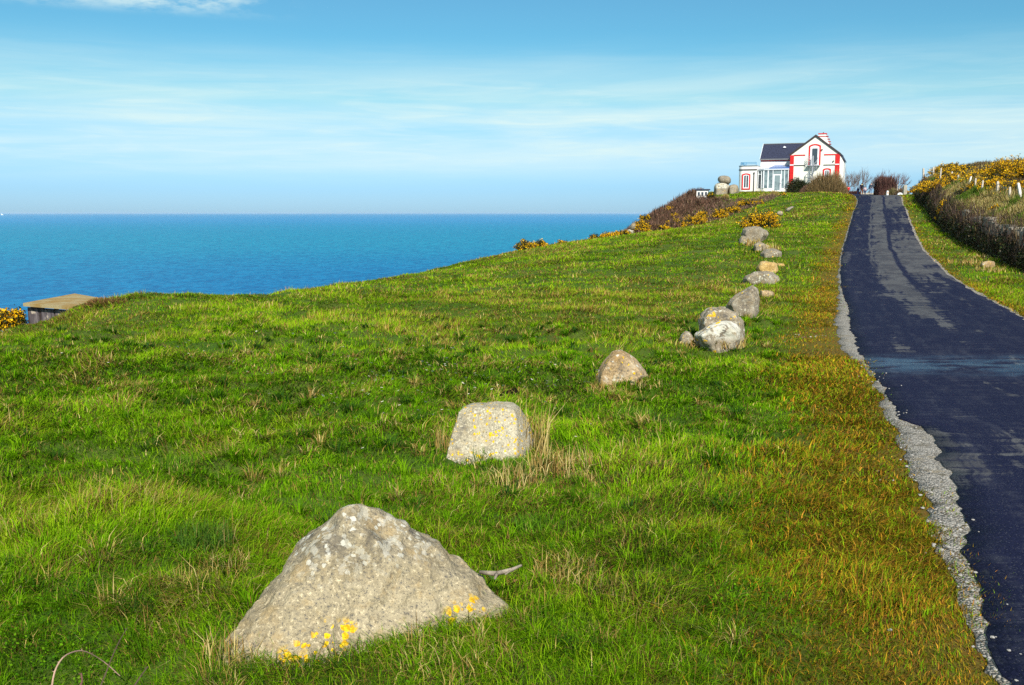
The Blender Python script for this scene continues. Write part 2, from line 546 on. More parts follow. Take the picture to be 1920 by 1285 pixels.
g = N('sea_water')
v = g.pos()
big = g.noise(.0009, 4, .6, v, (1, .35, 1))
mid = g.noise(.012, 5, .6, v, (.35, 1, 1))
sw = g.noise(.11, 6, .65, v, (1, .55, 1), .3)
chop = g.noise(.33, 5, .7, v, (1, .40, 1), .3)
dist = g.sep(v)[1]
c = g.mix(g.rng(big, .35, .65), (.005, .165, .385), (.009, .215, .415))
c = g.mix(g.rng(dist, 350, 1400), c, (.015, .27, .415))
c = g.mix(g.rng(dist, 1500, 6000), c, (.038, .285, .53))  # distance zones pale the water, painting haze and sky reflection into its colour
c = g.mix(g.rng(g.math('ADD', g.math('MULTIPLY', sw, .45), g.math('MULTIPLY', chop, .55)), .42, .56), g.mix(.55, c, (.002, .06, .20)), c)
b = g.bump(g.math('ADD', g.math('MULTIPLY', sw, 3.0), chop), .55, 1.0)
d_ = g.n.new('ShaderNodeBsdfDiffuse'); g.set(d_.inputs['Color'], c); g.l.new(b, d_.inputs['Normal'])
gl = g.n.new('ShaderNodeBsdfGlossy'); gl.inputs['Roughness'].default_value = .35; g.l.new(b, gl.inputs['Normal'])
mx = g.n.new('ShaderNodeMixShader'); mx.inputs[0].default_value = .10
g.l.new(d_.outputs[0], mx.inputs[1]); g.l.new(gl.outputs[0], mx.inputs[2])
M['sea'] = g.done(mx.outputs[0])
SEA = -42.0
sea_rad = [0, 60, 200, 600, 2000, 8000, 30000, 90000]
sv = [(0, 0, SEA)]; sf = []
for k, r in enumerate(sea_rad[1:]):
    for i in range(64):
        t = 2 * math.pi * i / 64
        sv.append((r * math.cos(t), r * math.sin(t), SEA))
for i in range(64): sf.append((0, 1 + i, 1 + (i + 1) % 64))
for k in range(len(sea_rad) - 2):
    for i in range(64):
        a, b_ = 1 + k * 64, 1 + (k + 1) * 64
        j = (i + 1) % 64
        sf.append((a + i, b_ + i, b_ + j, a + j))
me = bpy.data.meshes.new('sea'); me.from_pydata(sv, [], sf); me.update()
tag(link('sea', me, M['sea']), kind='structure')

# ------------------------------------------------------------------ bank on the right (hillside)
bys = np.concatenate([np.arange(-12, 30, .8), np.arange(30, 98, .4)])
prof = np.array([(-.35, -.3), (0.0, .02), (.12, .55), (.28, 1.1), (.55, 1.32), (1.0, 1.56), (1.7, 1.86), (2.3, 2.02), (3.2, 2.2), (5, 2.5), (8, 2.8), (13, 3.15), (22, 3.4), (40, 3.5), (80, 2.5)])
def bank_z(x, y):
    """height of the bank's surface"""
    s = x - bank_x(y)
    g0 = ground(bank_x(y), y)
    return g0 + np.interp(s, prof[:, 0], prof[:, 1]) * (1 - .55 * sstep(y, 78, 98))
BX, BY, BZ = [], [], []
for (s, h) in prof:
    bx = bank_x(bys) + s
    wob = (fbm(bys * .8, bys * 0 + s, 2, 3) - .5) * np.clip(h, 0, 1) * .5
    BX.append(bx + wob * (s < 1)); BY.append(bys); BZ.append(bank_z(bx, bys) + (fbm(bx * 1.1, bys * 1.1, 4, 3) - .5) * .25 * min(1, max(0, h)))
V = np.stack([np.array(BX), np.array(BY), np.array(BZ)], -1)
nb, mb_ = V.shape[:2]
ii = (np.arange(nb - 1)[:, None] * mb_ + np.arange(mb_ - 1)[None]).reshape(-1, 1)
g = N('bank_soil')
v = g.pos()
c = g.mix(g.rng(g.noise(1.2, 5, .65, v), .4, .62), (.055, .042, .022), (.10, .085, .034))
M['soil'] = g.done(g.bsdf(c, .95, .1, g.bump(g.noise(12, 5, .7, v), .8, .05)))
tag(link('hillside', np_mesh('hillside', V.reshape(-1, 3), [ii + np.array([[0, 1, mb_ + 1, mb_]])], smooth=True), M['soil']), kind='structure')

# ------------------------------------------------------------------ road and gravel
g = N('asphalt')
uv = g.attr('uvw', 'Vector')
us, vs_, _ = g.sep(uv)          # u: 0 left edge .. 1 right edge, v: metres along
pv = g.pos()
grain = g.noise(70, 4, .8, pv)
spk = g.voro(48, pv)
str_ = g.noise(1.0, 6, .70, uv, (7.0, .22, 1), .5)
pat = g.noise(1.0, 5, .65, uv, (2.6, .55, 1), .8, loc=(3.7, 1.2, 0))
cross = g.noise(1.0, 6, .75, uv, (1.6, 3.4, 1), .3, loc=(1.1, 7.7, 0))
far = g.rng(vs_, 24, 33)
rightlane = g.math('MULTIPLY', g.math('MULTIPLY', g.rng(us, .40, .62), far), g.rng(g.math('ABSOLUTE', g.math('SUBTRACT', vs_, 58)), 5, 16, .25, 1))
midwear = g.math('MULTIPLY', g.rng(g.math('ABSOLUTE', g.math('SUBTRACT', us, .47)), .20, .02), g.rng(vs_, 13, 22))
bias = g.math('ADD', g.math('MULTIPLY', rightlane, .10), g.math('MULTIPLY', midwear, .10))
nearp = g.math('MULTIPLY', g.rng(g.math('ABSOLUTE', g.math('SUBTRACT', vs_, 8.0)), 2.2, .3), g.rng(us, .5, .12))
bias = g.math('ADD', bias, g.math('MULTIPLY', nearp, .085))
bias = g.math('ADD', bias, g.math('MULTIPLY', g.rng(vs_, 22, 34), .022))
w_ = g.math('ADD', g.math('ADD', g.math('MULTIPLY', str_, .46), g.math('MULTIPLY', pat, .24)), g.math('MULTIPLY', cross, .30))
worn = g.rng(g.math('ADD', w_, bias), .555, .60)
seam = g.math('MULTIPLY', g.rng(g.math('ABSOLUTE', g.math('SUBTRACT', us, g.math('ADD', .27, g.math('MULTIPLY', g.noise(1, 3, .6, uv, (.1, .12, 1)), .14)))), .022, .006), g.rng(vs_, 30, 38))
tar = g.math('MULTIPLY', g.rng(g.math('ABSOLUTE', g.math('SUBTRACT', us, g.math('ADD', .50, g.math('MULTIPLY', g.noise(1, 3, .6, uv, (.1, .10, 1), loc=(2, 3, 0)), .22)))), .04, .015), g.rng(vs_, 20, 30))
dark = g.mix(g.rng(grain, .35, .7), (.005, .006, .021), (.016, .018, .048))
lng = g.noise(1, 6, .75, uv, (16, .6, 1), .3, loc=(6, 2, 0)); crs = g.noise(1, 6, .8, uv, (4, 9, 1), .2, loc=(2, 2, 5))
dark = g.mix(g.rng(g.math('ADD', g.math('MULTIPLY', lng, .5), g.math('MULTIPLY', crs, .5)), .48, .62, 0, .75), dark, (.036, .038, .058))
dark = g.mix(g.rng(spk, .24, .14, 0, .6), dark, (.11, .11, .12))
lite = g.mix(g.rng(grain, .35, .7), (.060, .060, .064), (.135, .134, .134))
lite = g.mix(g.rng(g.noise(1, 5, .7, uv, (5, .9, 1), loc=(9, 4, 0)), .42, .6, 0, .6), lite, (.035, .035, .045))
c = g.mix(g.math('MULTIPLY', g.math('MAXIMUM', worn, g.math('MULTIPLY', seam, .8)), g.math('SUBTRACT', 1.0, tar)), dark, lite)
wet = g.math('MULTIPLY', g.rng(g.math('ABSOLUTE', g.math('SUBTRACT', vs_, g.math('ADD', 12.2, g.math('MULTIPLY', g.noise(1, 4, .6, uv, (3, .5, 1)), 1.8)))), 1.3, .2), g.rng(g.noise(1, 5, .7, uv, (4, 3.4, 1)), .36, .58))
rough = g.math('SUBTRACT', .75, g.math('MULTIPLY', wet, .50))
M['road'] = g.done(g.bsdf(c, rough, g.math('ADD', .10, g.math('MULTIPLY', wet, .8)), g.bump(g.math('ADD', g.math('MULTIPLY', grain, .6), g.math('MULTIPLY', spk, .6)), .5, .012)))

g = N('gravel')
pv = g.pos()
vc = g.voro(62, pv, 'Color'); vd = g.voro(62, pv)
k = g.sep(vc)[0]
c = g.mix(k, (.19, .17, .14), (.54, .50, .43))
c = g.mix(g.rng(vd, .45, .8, 0, .7), c, (.10, .09, .075))
c = g.mix(g.rng(g.noise(2.2, 5, .7, pv), .56, .66, 0, .8), c, (.30, .25, .17))
c = g.mix(g.rng(g.noise(5, 4, .6, pv), .55, .7), c, (.15, .13, .09))
M['gravel'] = g.done(g.bsdf(c, .9, .2, g.bump(g.math('SUBTRACT', 1.0, vd), .9, .02)))

rys = np.concatenate([np.arange(-14, 2, .5), np.arange(2, 24, .06), np.arange(24, 146, .5)])
def ribbon(name, xl, xr, lift, mat, nu, edge=.05):
    us = np.linspace(0, 1, nu)
    V, U = [], []
    for u in us:
        x = xl + (xr - xl) * u
        V.append(np.stack([x, rys, ground(x, rys) + lift], 1)); U.append(np.stack([np.full(len(rys), u), rys, rys * 0], 1))
    # turned-down edges
    for side, u in ((0, 0.0), (-1, 1.0)):
        e = V[side if side == 0 else nu - 1].copy(); e[:, 2] -= edge
        (V.insert(0, e), U.insert(0, U[0].copy())) if side == 0 else (V.append(e), U.append(U[-1].copy()))
        if side == 0: nu_ = nu + 1; nu = nu_
    V, U = np.array(V), np.array(U)
    a, b = V.shape[:2]
    ii = (np.arange(a - 1)[:, None] * b + np.arange(b - 1)[None]).reshape(-1, 1)
    me = np_mesh(name, V.reshape(-1, 3), [ii + np.array([[0, b, b + 1, 1]])], smooth=False)
    at = me.attributes.new('uvw', 'FLOAT_VECTOR', 'POINT'); at.data.foreach_set('vector', U.reshape(-1, 3).astype(np.float32).ravel())
    return link(name, me, mat)
jag = lambda s, a: (fbm(rys * 2.6, rys * 0 + s, s, 5) - .5) * a + (fbm(rys * 13, rys * 0 + s, s + 1, 3) - .5) * a * .4
fade = 1 - .6 * sstep(rys, 20, 60)
tag(ribbon('gravel_verge', road_gl(rys) + jag(1, .20) * fade, road_l(rys) + .35, .012, M['gravel'], 5), kind='structure')
tag(ribbon('gravel_edge', road_r(rys) - .3, road_r(rys) + .10 + jag(5, .2), .012, M['gravel'], 4), kind='structure')
tag(ribbon('road', road_l(rys) + jag(2, .15) * fade, road_r(rys) + jag(3, .14), .026, M['road'], 14), kind='structure')

# ------------------------------------------------------------------ the house
def render_mat(name, col):
    g = N(name)
    v = g.tc.outputs['Object']
    n = g.noise(1.1, 5, .65, v); st = g.noise(1.0, 5, .65, v, (3.5, 3.5, .35))
    c = g.mix(g.rng(n, .35, .65), tuple(x * .93 for x in col), col)
    c = g.mix(g.rng(st, .52, .70, 0, .45), c, (col[0] * .74, col[1] * .70, col[2] * .64))
    return g.done(g.bsdf(c, .85, .2, g.bump(g.noise(30, 4, .6, v), .3, .01)))
M['white'] = render_mat('white_render', (.80, .77, .72))
M['cream'] = render_mat('cream_render', (.82, .80, .70))
M['red'] = plain('red_paint', (.58, .014, .014), .6, .3, .1, 2.0)
M['slate'] = plain('roof_slate', (.030, .034, .062), .6, .35, .3, 6.0)
M['zinc'] = plain('grey_gutter', (.16, .16, .16), .5, .4, .1)
M['dark'] = plain('dark_brown_paint', (.045, .032, .03), .6, .3, .1)
M['upvc'] = plain('white_frame', (.82, .83, .85), .4, .4, .03)
M['alu'] = plain('grey_white_aluminium', (.55, .58, .62), .4, .5, .05)
M['steel'] = plain('galvanised_steel', (.38, .40, .42), .45, .4, .1, 4, metal=.3)
M['bluepaint'] = plain('blue_rail_paint', (.05, .26, .48), .5, .4, .05)
M['conc'] = plain('step_concrete', (.55, .50, .44), .9, .1, .1)
g = N('window_glass')
M['glass'] = g.done(g.bsdf((.045, .06, .075), .12, .5))
g = N('conservatory_glass')
M['cglass'] = g.done(g.bsdf(g.mix(g.rng(g.noise(1.3, 3, .5), .4, .6), (.10, .14, .16), (.22, .28, .29)), .1, .5))
g = N('roof_glazing')
M['rglass'] = g.done(g.bsdf((.05, .15, .42), .25, .5))

HA = R(22)
HZ = 4.0
h0 = P(1479.6, 360.4, 112.0)
house = tag(empty('house', (h0.x, h0.y, HZ), -HA), 'white two storey house with slate roof and red painted trim on the hilltop', 'house')
kx = lambda c: (c - 910) * .00803
kz = lambda c: 4.34 - HZ + (963 - c) * .0084
GW = kx(1573)                                       # gable width
GD = 5.6                                            # gable block depth
ZE, ZA = kz(447), kz(196)                           # eaves, apex
MID = kx(1247)
# gable block with its window and door openings left as real reveals
wall = MB().prism([(0, -1.2), (GW, -1.2), (GW, ZE), (MID, ZA - .12), (0, ZE)], 0, GD)
gw = wall.build('gable_wall', M['cream'], house)
wx0, wx1 = kx(458), .0
wall = MB().box(wx0, -.003, 2.3, 7.2, -1, kz(505))
wall.prism([(0, 0), (0, 0.01), (.01, .01)], 0, .01)
MB().box(wx0, -.003, 2.3, 7.2, -1, kz(505)).build('wing_wall', M['white'], house)
# roofs
def gable_roof(name, m, x0, x1, ze, y0, y1, ov, apex, th=.13, parent=house):
    """roof with its ridge along y"""
    mid = MID; s = (apex - ze) / (mid - 0)
    b = MB()
    b.prism([(x0 - ov, ze - ov * s), (mid, apex), (mid, apex + th), (x0 - ov, ze - ov * s + th)], y0, y1)
    s2 = (apex - ze) / (x1 - mid)
    b.prism([(x1 + ov, ze - ov * s2), (mid, apex), (mid, apex + th), (x1 + ov, ze - ov * s2 + th)][::-1], y0, y1)
    return b.build(name, m, parent)
rf = gable_roof('roof', M['slate'], 0, GW, ZE, -.03, GD + .15, .12, ZA - .10, .11)
b = MB()
s1, s2 = (ZA - ZE) / MID, (ZA - ZE) / (GW - MID)
b.prism([(-.16, ZE - .16 * s1 - .12), (MID, ZA - .22), (MID, ZA + .03), (-.16, ZE - .16 * s1 + .08)], -.11, -.033)
b.prism([(GW + .16, ZE - .16 * s2 - .12), (MID, ZA - .22), (MID, ZA + .03), (GW + .16, ZE - .16 * s2 + .08)][::-1], -.11, -.033)
b.build('verge_board', M['dark'], rf)
# rear lean-to on the right, its roof carried lower
MB().prism([(GW + .003, -1.2), (GW + .40, -1.2), (GW + .40, kz(548)), (GW + .003, ZE - .22)], 1.6, GD - .05).build('side_wall', M['white'], house)
MB().prism([(GW + .12, ZE - .20), (GW + .47, kz(545)), (GW + .50, kz(535)), (GW + .15, ZE - .10)], 1.5, GD).build('side_roof', M['slate'], house)
# wing roof: ridge along x
wr = MB()
ye, yr, yb = 2.15, 4.75, 7.35
ze, zr = kz(500), kz(282)
xs0, xs1 = wx0 - .06, MID
n0 = len(wr.v)
prof_ = [(ye, ze), (yr, zr), (yb, ze), (yb, ze + .1), (yr, zr + .12), (ye, ze + .1)]
wr.add([(xs0, y, z) for y, z in prof_] + [(xs1, y, z) for y, z in prof_], [(0, 1, 4, 5), (1, 2, 3, 4), (6, 11, 10, 7), (7, 10, 9, 8)] + [(i, i + 6, (i + 1) % 6 + 6, (i + 1) % 6) for i in range(6)])
wroof = wr.build('roof', M['slate'], house)
MB().prism([(xs0, zr + .1), (xs1 - 1.0, zr + .1), (xs1 - 1.0, zr + .19), (xs0, zr + .19)], yr - .09, yr + .09).build('ridge', M['zinc'], wroof)
MB().box(xs0, -.003, ye - .10, ye - .003, kz(508), kz(490)).build('gutter', M['zinc'], wroof)
sx, t_ = kx(770), .27
sy = yr + (ye - yr) * t_; szz = zr + (ze - zr) * t_
MB().prism([(sx - .16, 0), (sx + .16, 0), (sx + .12, .13), (sx, .19), (sx - .12, .13)], sy - .25, sy + .1).build('roof_vent', M['upvc'], wroof).location = (0, 0, szz + .1)
MB().box(wx0 - .02, -.005, 2.26, 2.297, kz(523), kz(509)).build('eaves_band', M['red'], house)
MB().prism([(0, kz(500)), (.05, kz(500)), (.05, zr), (0, zr)], 0, .01)
v_ = MB(); v_.add([(wx0 - .10, ye, ze - .02), (wx0 - .10, yr, zr + .1), (wx0 - .10, yr, zr + .22), (wx0 - .10, ye, ze + .16), (wx0 - .062, ye, ze - .02), (wx0 - .062, yr, zr + .1), (wx0 - .062, yr, zr + .22), (wx0 - .062, ye, ze + .16)],
     [(0, 1, 2, 3), (7, 6, 5, 4), (0, 4, 5, 1), (1, 5, 6, 2), (2, 6, 7, 3), (3, 7, 4, 0)])
v_.build('verge_board', M['upvc'], wroof)
# chimney at the back with stepped red-capped shoulder
ch = MB().box(kx(1238), kx(1345), 4.4, 5.3, ZE, kz(150))
cx0 = kx(1345)
steps = [(1362, 190), (1378, 222), (1392, 258), (1400, 292)]
pts = [(cx0 + .003, ZE)] + [(kx(1400), ZE)]
for i, (x, z) in enumerate(steps[::-1]):
    pts += [(kx(x), kz(z))] + ([(kx(steps[::-1][i + 1][0]), kz(z))] if i + 1 < len(steps) else [])
pts += [(cx0 + .003, kz(190))]
ch.prism(pts, 4.45, 5.25)
chim = ch.build('chimney', M['white'], rf)
cb = MB().box(kx(1232), kx(1351), 4.34, 5.36, kz(150) + .002, kz(138)).box(kx(1234), kx(1372), 4.35, 5.35, kz(184), kz(176))
for x, z in steps[1:]: cb.box(kx(x) - .12, kx(x) + .12, 4.4, 5.3, kz(z) + .002, kz(z) + .07)
cb.build('chimney_cap', M['red'], chim)
MB().bar((kx(1300), 4.85, kz(138)), (kx(1300), 4.85, kz(122)), .07, .06, 8).build('chimney_pot', M['dark'], chim)
# corner pilasters, bands
def frontbox(name, c0, c1, z0, z1, m, proud=.05, y=0.0, parent=house):
    return MB().box(kx(c0), kx(c1), y - proud, y - .001, kz(z0), kz(z1)).build(name, m, parent)
frontbox('pilaster', 908, 960, 1090, 462, M['red'], .06)
p_ = MB().box(kx(1521), GW + .05, -.06, -.001, kz(1090), kz(456)).box(GW + .001, GW + .05, -.001, .5, kz(1090), kz(456)).build('pilaster', M['red'], house)
for c0, c1 in ((961, 1114), (1366, 1520)):
    frontbox('string_course', c0, c1, 471, 456, M['red'], .05)
    frontbox('string_course', c0, c1, 606, 595, M['dark'], .05)
frontbox('string_course', 905, 960, 600, 586, M['upvc'], .09)
frontbox('string_course', 1520, 1577, 600, 588, M['upvc'], .09)
# arched windows and doors: surround ring, frame, panes
def arch_poly(x0, x1, z0, z1, rise, n=9):
    pts = [(x0, z0), (x1, z0)]
    for i in range(n + 1):
        t = i / n
        pts.append((x1 + (x0 - x1) * t, z1 - rise + rise * math.sin(math.pi * t) ** .8))
    return pts
def ring(name, outer, inner, y0, y1, m, parent):
    n = len(outer)
    b = MB()
    vs = [(x, y0, z) for x, z in outer] + [(x, y0, z) for x, z in inner] + [(x, y1, z) for x, z in outer] + [(x, y1, z) for x, z in inner]
    fs = []
    for i in range(n):
        j = (i + 1) % n
        fs += [(i, j, j + n, i + n), (i + 2 * n, i + 3 * n, j + 3 * n, j + 2 * n), (i, i + 2 * n, j + 2 * n, j), (i + n, j + n, j + 3 * n, i + 3 * n)]
    return b.add(vs, fs).build(name, m, parent)
def opening(kind, x0, x1, z0, z1, rise, tw, fw, y, mull=1, bars=0, parent=house, hw=None):
    """x, z of the outside of the red surround; tw its width, fw the frame's"""
    o = arch_poly(x0, x1, z0, z1, rise); i1 = arch_poly(x0 + tw, x1 - tw, z0 + (tw if kind == 'window' else .002), z1 - tw, rise * .8)
    i2 = arch_poly(x0 + tw + fw, x1 - tw - fw, z0 + (tw + fw if kind == 'window' else .06), z1 - tw - (hw or fw), rise * .55 if not hw else .01)
    w = MB().prism(i2, y - .012, y - .001).build(kind, M['glass'], parent)
    ring('surround', o, i1, y - .07, y - .001, M['red'], w)
    ring('frame', i1, i2, y - .045, y - .001, M['upvc'], w)
    if mull:
        xm = (x0 + x1) / 2
        MB().box(xm - .035, xm + .035, y - .04, y - .013, z0 + tw + fw * .5, z1 - tw - fw * .7).build('mullion', M['upvc'], w)
    if bars:
        for k in (x0 + tw + fw + .09, x1 - tw - fw - .09):
            pass
    return w
opening('door', kx(1160), kx(1322), kz(600), kz(318), .20, .16, .19, 0, mull=0, hw=.34)
opening('window', kx(1362), kx(1470), kz(860), kz(643), .12, .15, .10, 0)
for c, z in ((1338, 395), (1497, 550)):
    MB().box(kx(c) - .07, kx(c) + .07, -.16, -.001, kz(z + 5), kz(z - 6)).bar((kx(c), -.12, kz(z + 5)), (kx(c), -.12, kz(z + 13)), .05, .03, 8).build('wall_lamp', M['dark'], house)
# spiral stair with landing
PX, PY = kx(1226), -.56
st = MB().bar((PX, PY, -.6), (PX, PY, kz(478)), .085, n=10).build('stair_pole', M['steel'], house)
MB().box(kx(1148), kx(1320), -.62, -.075, kz(612), kz(603)).build('landing', M['steel'], st)
zl = kz(610)
nst = 15
for i in range(nst):
    a0 = R(15 - i * 24); a1 = a0 - R(22)
    z = zl - .2 * (i + 1)
    b = MB()
    ro = .46
    poly = [(PX + .08 * math.cos(a0), PY + .08 * math.sin(a0)), (PX + ro * math.cos(a0), PY + ro * math.sin(a0)), (PX + ro * math.cos(a1), PY + ro * math.sin(a1)), (PX + .08 * math.cos(a1), PY + .08 * math.sin(a1))][::-1]
    b.slab(poly, z, z + .045)
    b.build('tread', M['steel'], st)
rail = MB()
hp = []
for i in range(0, 58):
    a = R(15 - i * 6); z = zl - .2 * (i / 4 + .5)
    hp.append((PX + .49 * math.cos(a), PY + .49 * math.sin(a), z + 1.0))
rail.path(hp, .028, 5)
for i in range(0, 58, 4): rail.bar((hp[i][0], hp[i][1], hp[i][2] - 1.0), hp[i], .02, n=4)
rail.build('handrail', M['steel'], st)
rail = MB()
x0, x1 = kx(1150), kx(1216)
for z in (kz(488), kz(520), kz(555)): rail.bar((x0, -.60, z), (x1, -.60, z), .022, n=5).bar((x0, -.60, z), (x0, -.1, z), .022, n=5)
for k in range(6): rail.bar((x0 + (x1 - x0) * k / 5, -.60, kz(600)), (x0 + (x1 - x0) * k / 5, -.60, kz(488)), .018, n=4)
rail.build('railing', M['steel'], st)
# rounded tower at the left end with terrace rail
tx0, tx1 = kx(190), kx(452)
ty = -.25
def rounded(x0, x1, y0, y1, r, n=7):
    pts = [(x1, y1), (x0, y1)]
    for i in range(n + 1):
        a = math.pi + i / n * math.pi / 2
        pts.append((x0 + r + r * math.cos(a), y0 + r + r * math.sin(a)))
    return pts + [(x1, y0)]
TD = 4.2
tower = MB().slab(rounded(tx0, tx1, ty, ty + TD, .55), -1, kz(600)).build('tower_wall', M['white'], house)
MB().slab(rounded(tx0 - .05, tx1, ty - .05, ty + TD, .6), kz(600) + .002, kz(590)).build('coping', M['zinc'], tower)
MB().slab(rounded(tx0 - .06, tx1 - .003, ty - .06, ty + TD - .01, .61), kz(655), kz(641)).build('cornice', M['dark'], tower)
opening('window', kx(243), kx(362), kz(920), kz(697), .13, .14, .10, ty, parent=house)
MB().bar((kx(414), ty - .07, -.6), (kx(414), ty - .07, kz(690)), .05, n=8).box(kx(405), kx(424), ty - .14, ty - .002, kz(700), kz(686)).build('drainpipe', M['dark'], tower)
b = MB()
rp = [(tx1 - .12, ty + .15), (tx0 + .55, ty + .15), (tx0 + .22, ty + .3), (tx0 + .15, ty + .6), (tx0 + .15, ty + 3.9)]
for z in (kz(548), kz(566)): b.path([(x, y, z) for x, y in rp], .028, 6)
for x, y in rp + [(kx(262), ty + .15), (kx(295), ty + .15)]: b.bar((x, y, kz(590)), (x, y, kz(548)), .025, n=6)
b.build('terrace_rail', M['bluepaint'], house)
# conservatory between tower and gable
cz0, cz1, cz2 = kz(905), kz(660), kz(640)
pA, pB, pC = (kx(428), .35), (kx(555), -.45), (kx(903), -.45)
cons = MB().slab([pA, pB, pC, (kx(903), 2.28), (kx(428), 2.28)], -1, cz0).build('conservatory', M['white'], house)
MB().slab([(pA[0] - .07, pA[1] - .05), (pB[0] - .02, pB[1] - .09), (pC[0], pC[1] - .09), (kx(903), 2.28), (pA[0] - .07, 2.28)], cz1 + .002, cz2).build('wall_plate', M['alu'], cons)
def pane(a, b, z0, z1, name='pane', m=None, off=0.0):
    a, b = Vector((*a, 0)), Vector((*b, 0)); d = (b - a).normalized(); nrm = Vector((d.y, -d.x, 0))
    q = [a + nrm * off, b + nrm * off, b + nrm * (off - .02), a + nrm * (off - .02)]
    return MB().slab([(p.x, p.y) for p in q], z0, z1).build(name, m or M['cglass'], cons)
lp = lambda a, b, t: (a[0] + (b[0] - a[0]) * t, a[1] + (b[1] - a[1]) * t)
for t0, t1 in ((0, .25), (.25, .78), (.78, 1)):
    pane(lp(pA, pB, t0), lp(pA, pB, t1), cz0, cz1 - .001, off=-.02)
cf = lambda c: (kx(c), pB[1])
for c0, c1 in ((557, 612), (612, 690), (798, 845), (845, 900)): pane(cf(c0), cf(c1), cz0, cz1 - .001, off=-.02)
pane(cf(692), cf(797), kz(712), cz1 - .001, off=-.02)
# blue light seen through one pane
for c in (557, 612, 620, 683, 800, 845, 897):
    MB().box(kx(c) - .035, kx(c) + .035, pB[1] - .04, pB[1] + .05, cz0, cz1).build('mullion', M['upvc'], cons)
for t in (.06, .30, .72, .95):
    p = lp(pA, pB, t); MB().box(p[0] - .035, p[0] + .035, p[1] - .05, p[1] + .04, cz0, cz1).build('mullion', M['upvc'], cons)
p0, p1 = lp(pA, pB, .3), lp(pA, pB, .72)
pane(p0, p1, kz(718), kz(706), 'transom', M['upvc'], .03)
pane(lp(pA, pB, .33), lp(pA, pB, .69), cz0 + .02, kz(722), 'door', M['glass'], .004)
d_ = MB().box(kx(706), kx(784), pB[1] - .03, pB[1] - .005, kz(936), kz(732)).build('door', M['cglass'], cons)
b = MB(); y0, y1 = pB[1] - .06, pB[1] - .001
b.box(kx(692), kx(706), y0, y1, kz(952), kz(716)).box(kx(784), kx(799), y0, y1, kz(952), kz(716)).box(kx(706), kx(784), y0, y1, kz(732), kz(716)).box(kx(706), kx(784), y0, y1, kz(952), kz(936))
b.build('frame', M['upvc'], d_)
MB().box(kx(790), kx(797), y0 - .04, y0 - .001, kz(850), kz(838)).build('handle', M['dark'], d_)
MB().add([(kx(625), -.5, cz2 + .003), (kx(905) - .003, -.5, cz2 + .003), (kx(905) - .003, 2.25, kz(583)), (kx(660), 2.25, kz(583)),
          (kx(625), -.5, cz2 + .06), (kx(905) - .003, -.5, cz2 + .06), (kx(905) - .003, 2.25, kz(577)), (kx(660), 2.25, kz(577))],
         [(3, 2, 1, 0), (4, 5, 6, 7), (0, 1, 5, 4), (1, 2, 6, 5), (2, 3, 7, 6), (3, 0, 4, 7)]).build('roof', M['rglass'], cons)
MB().add([(pA[0], .3, cz2 + .003), (pB[0], -.5, cz2 + .003), (kx(620), -.5, cz2 + .003), (kx(655), 2.25, kz(590)), (pA[0], 2.25, kz(628))],
         [(0, 1, 2), (0, 2, 3), (0, 3, 4)]).build('roof', M['alu'], cons)
MB().box(kx(640), kx(840), -1.3, -.46, -.6, kz(950)).build('doorstep', M['conc'], house)

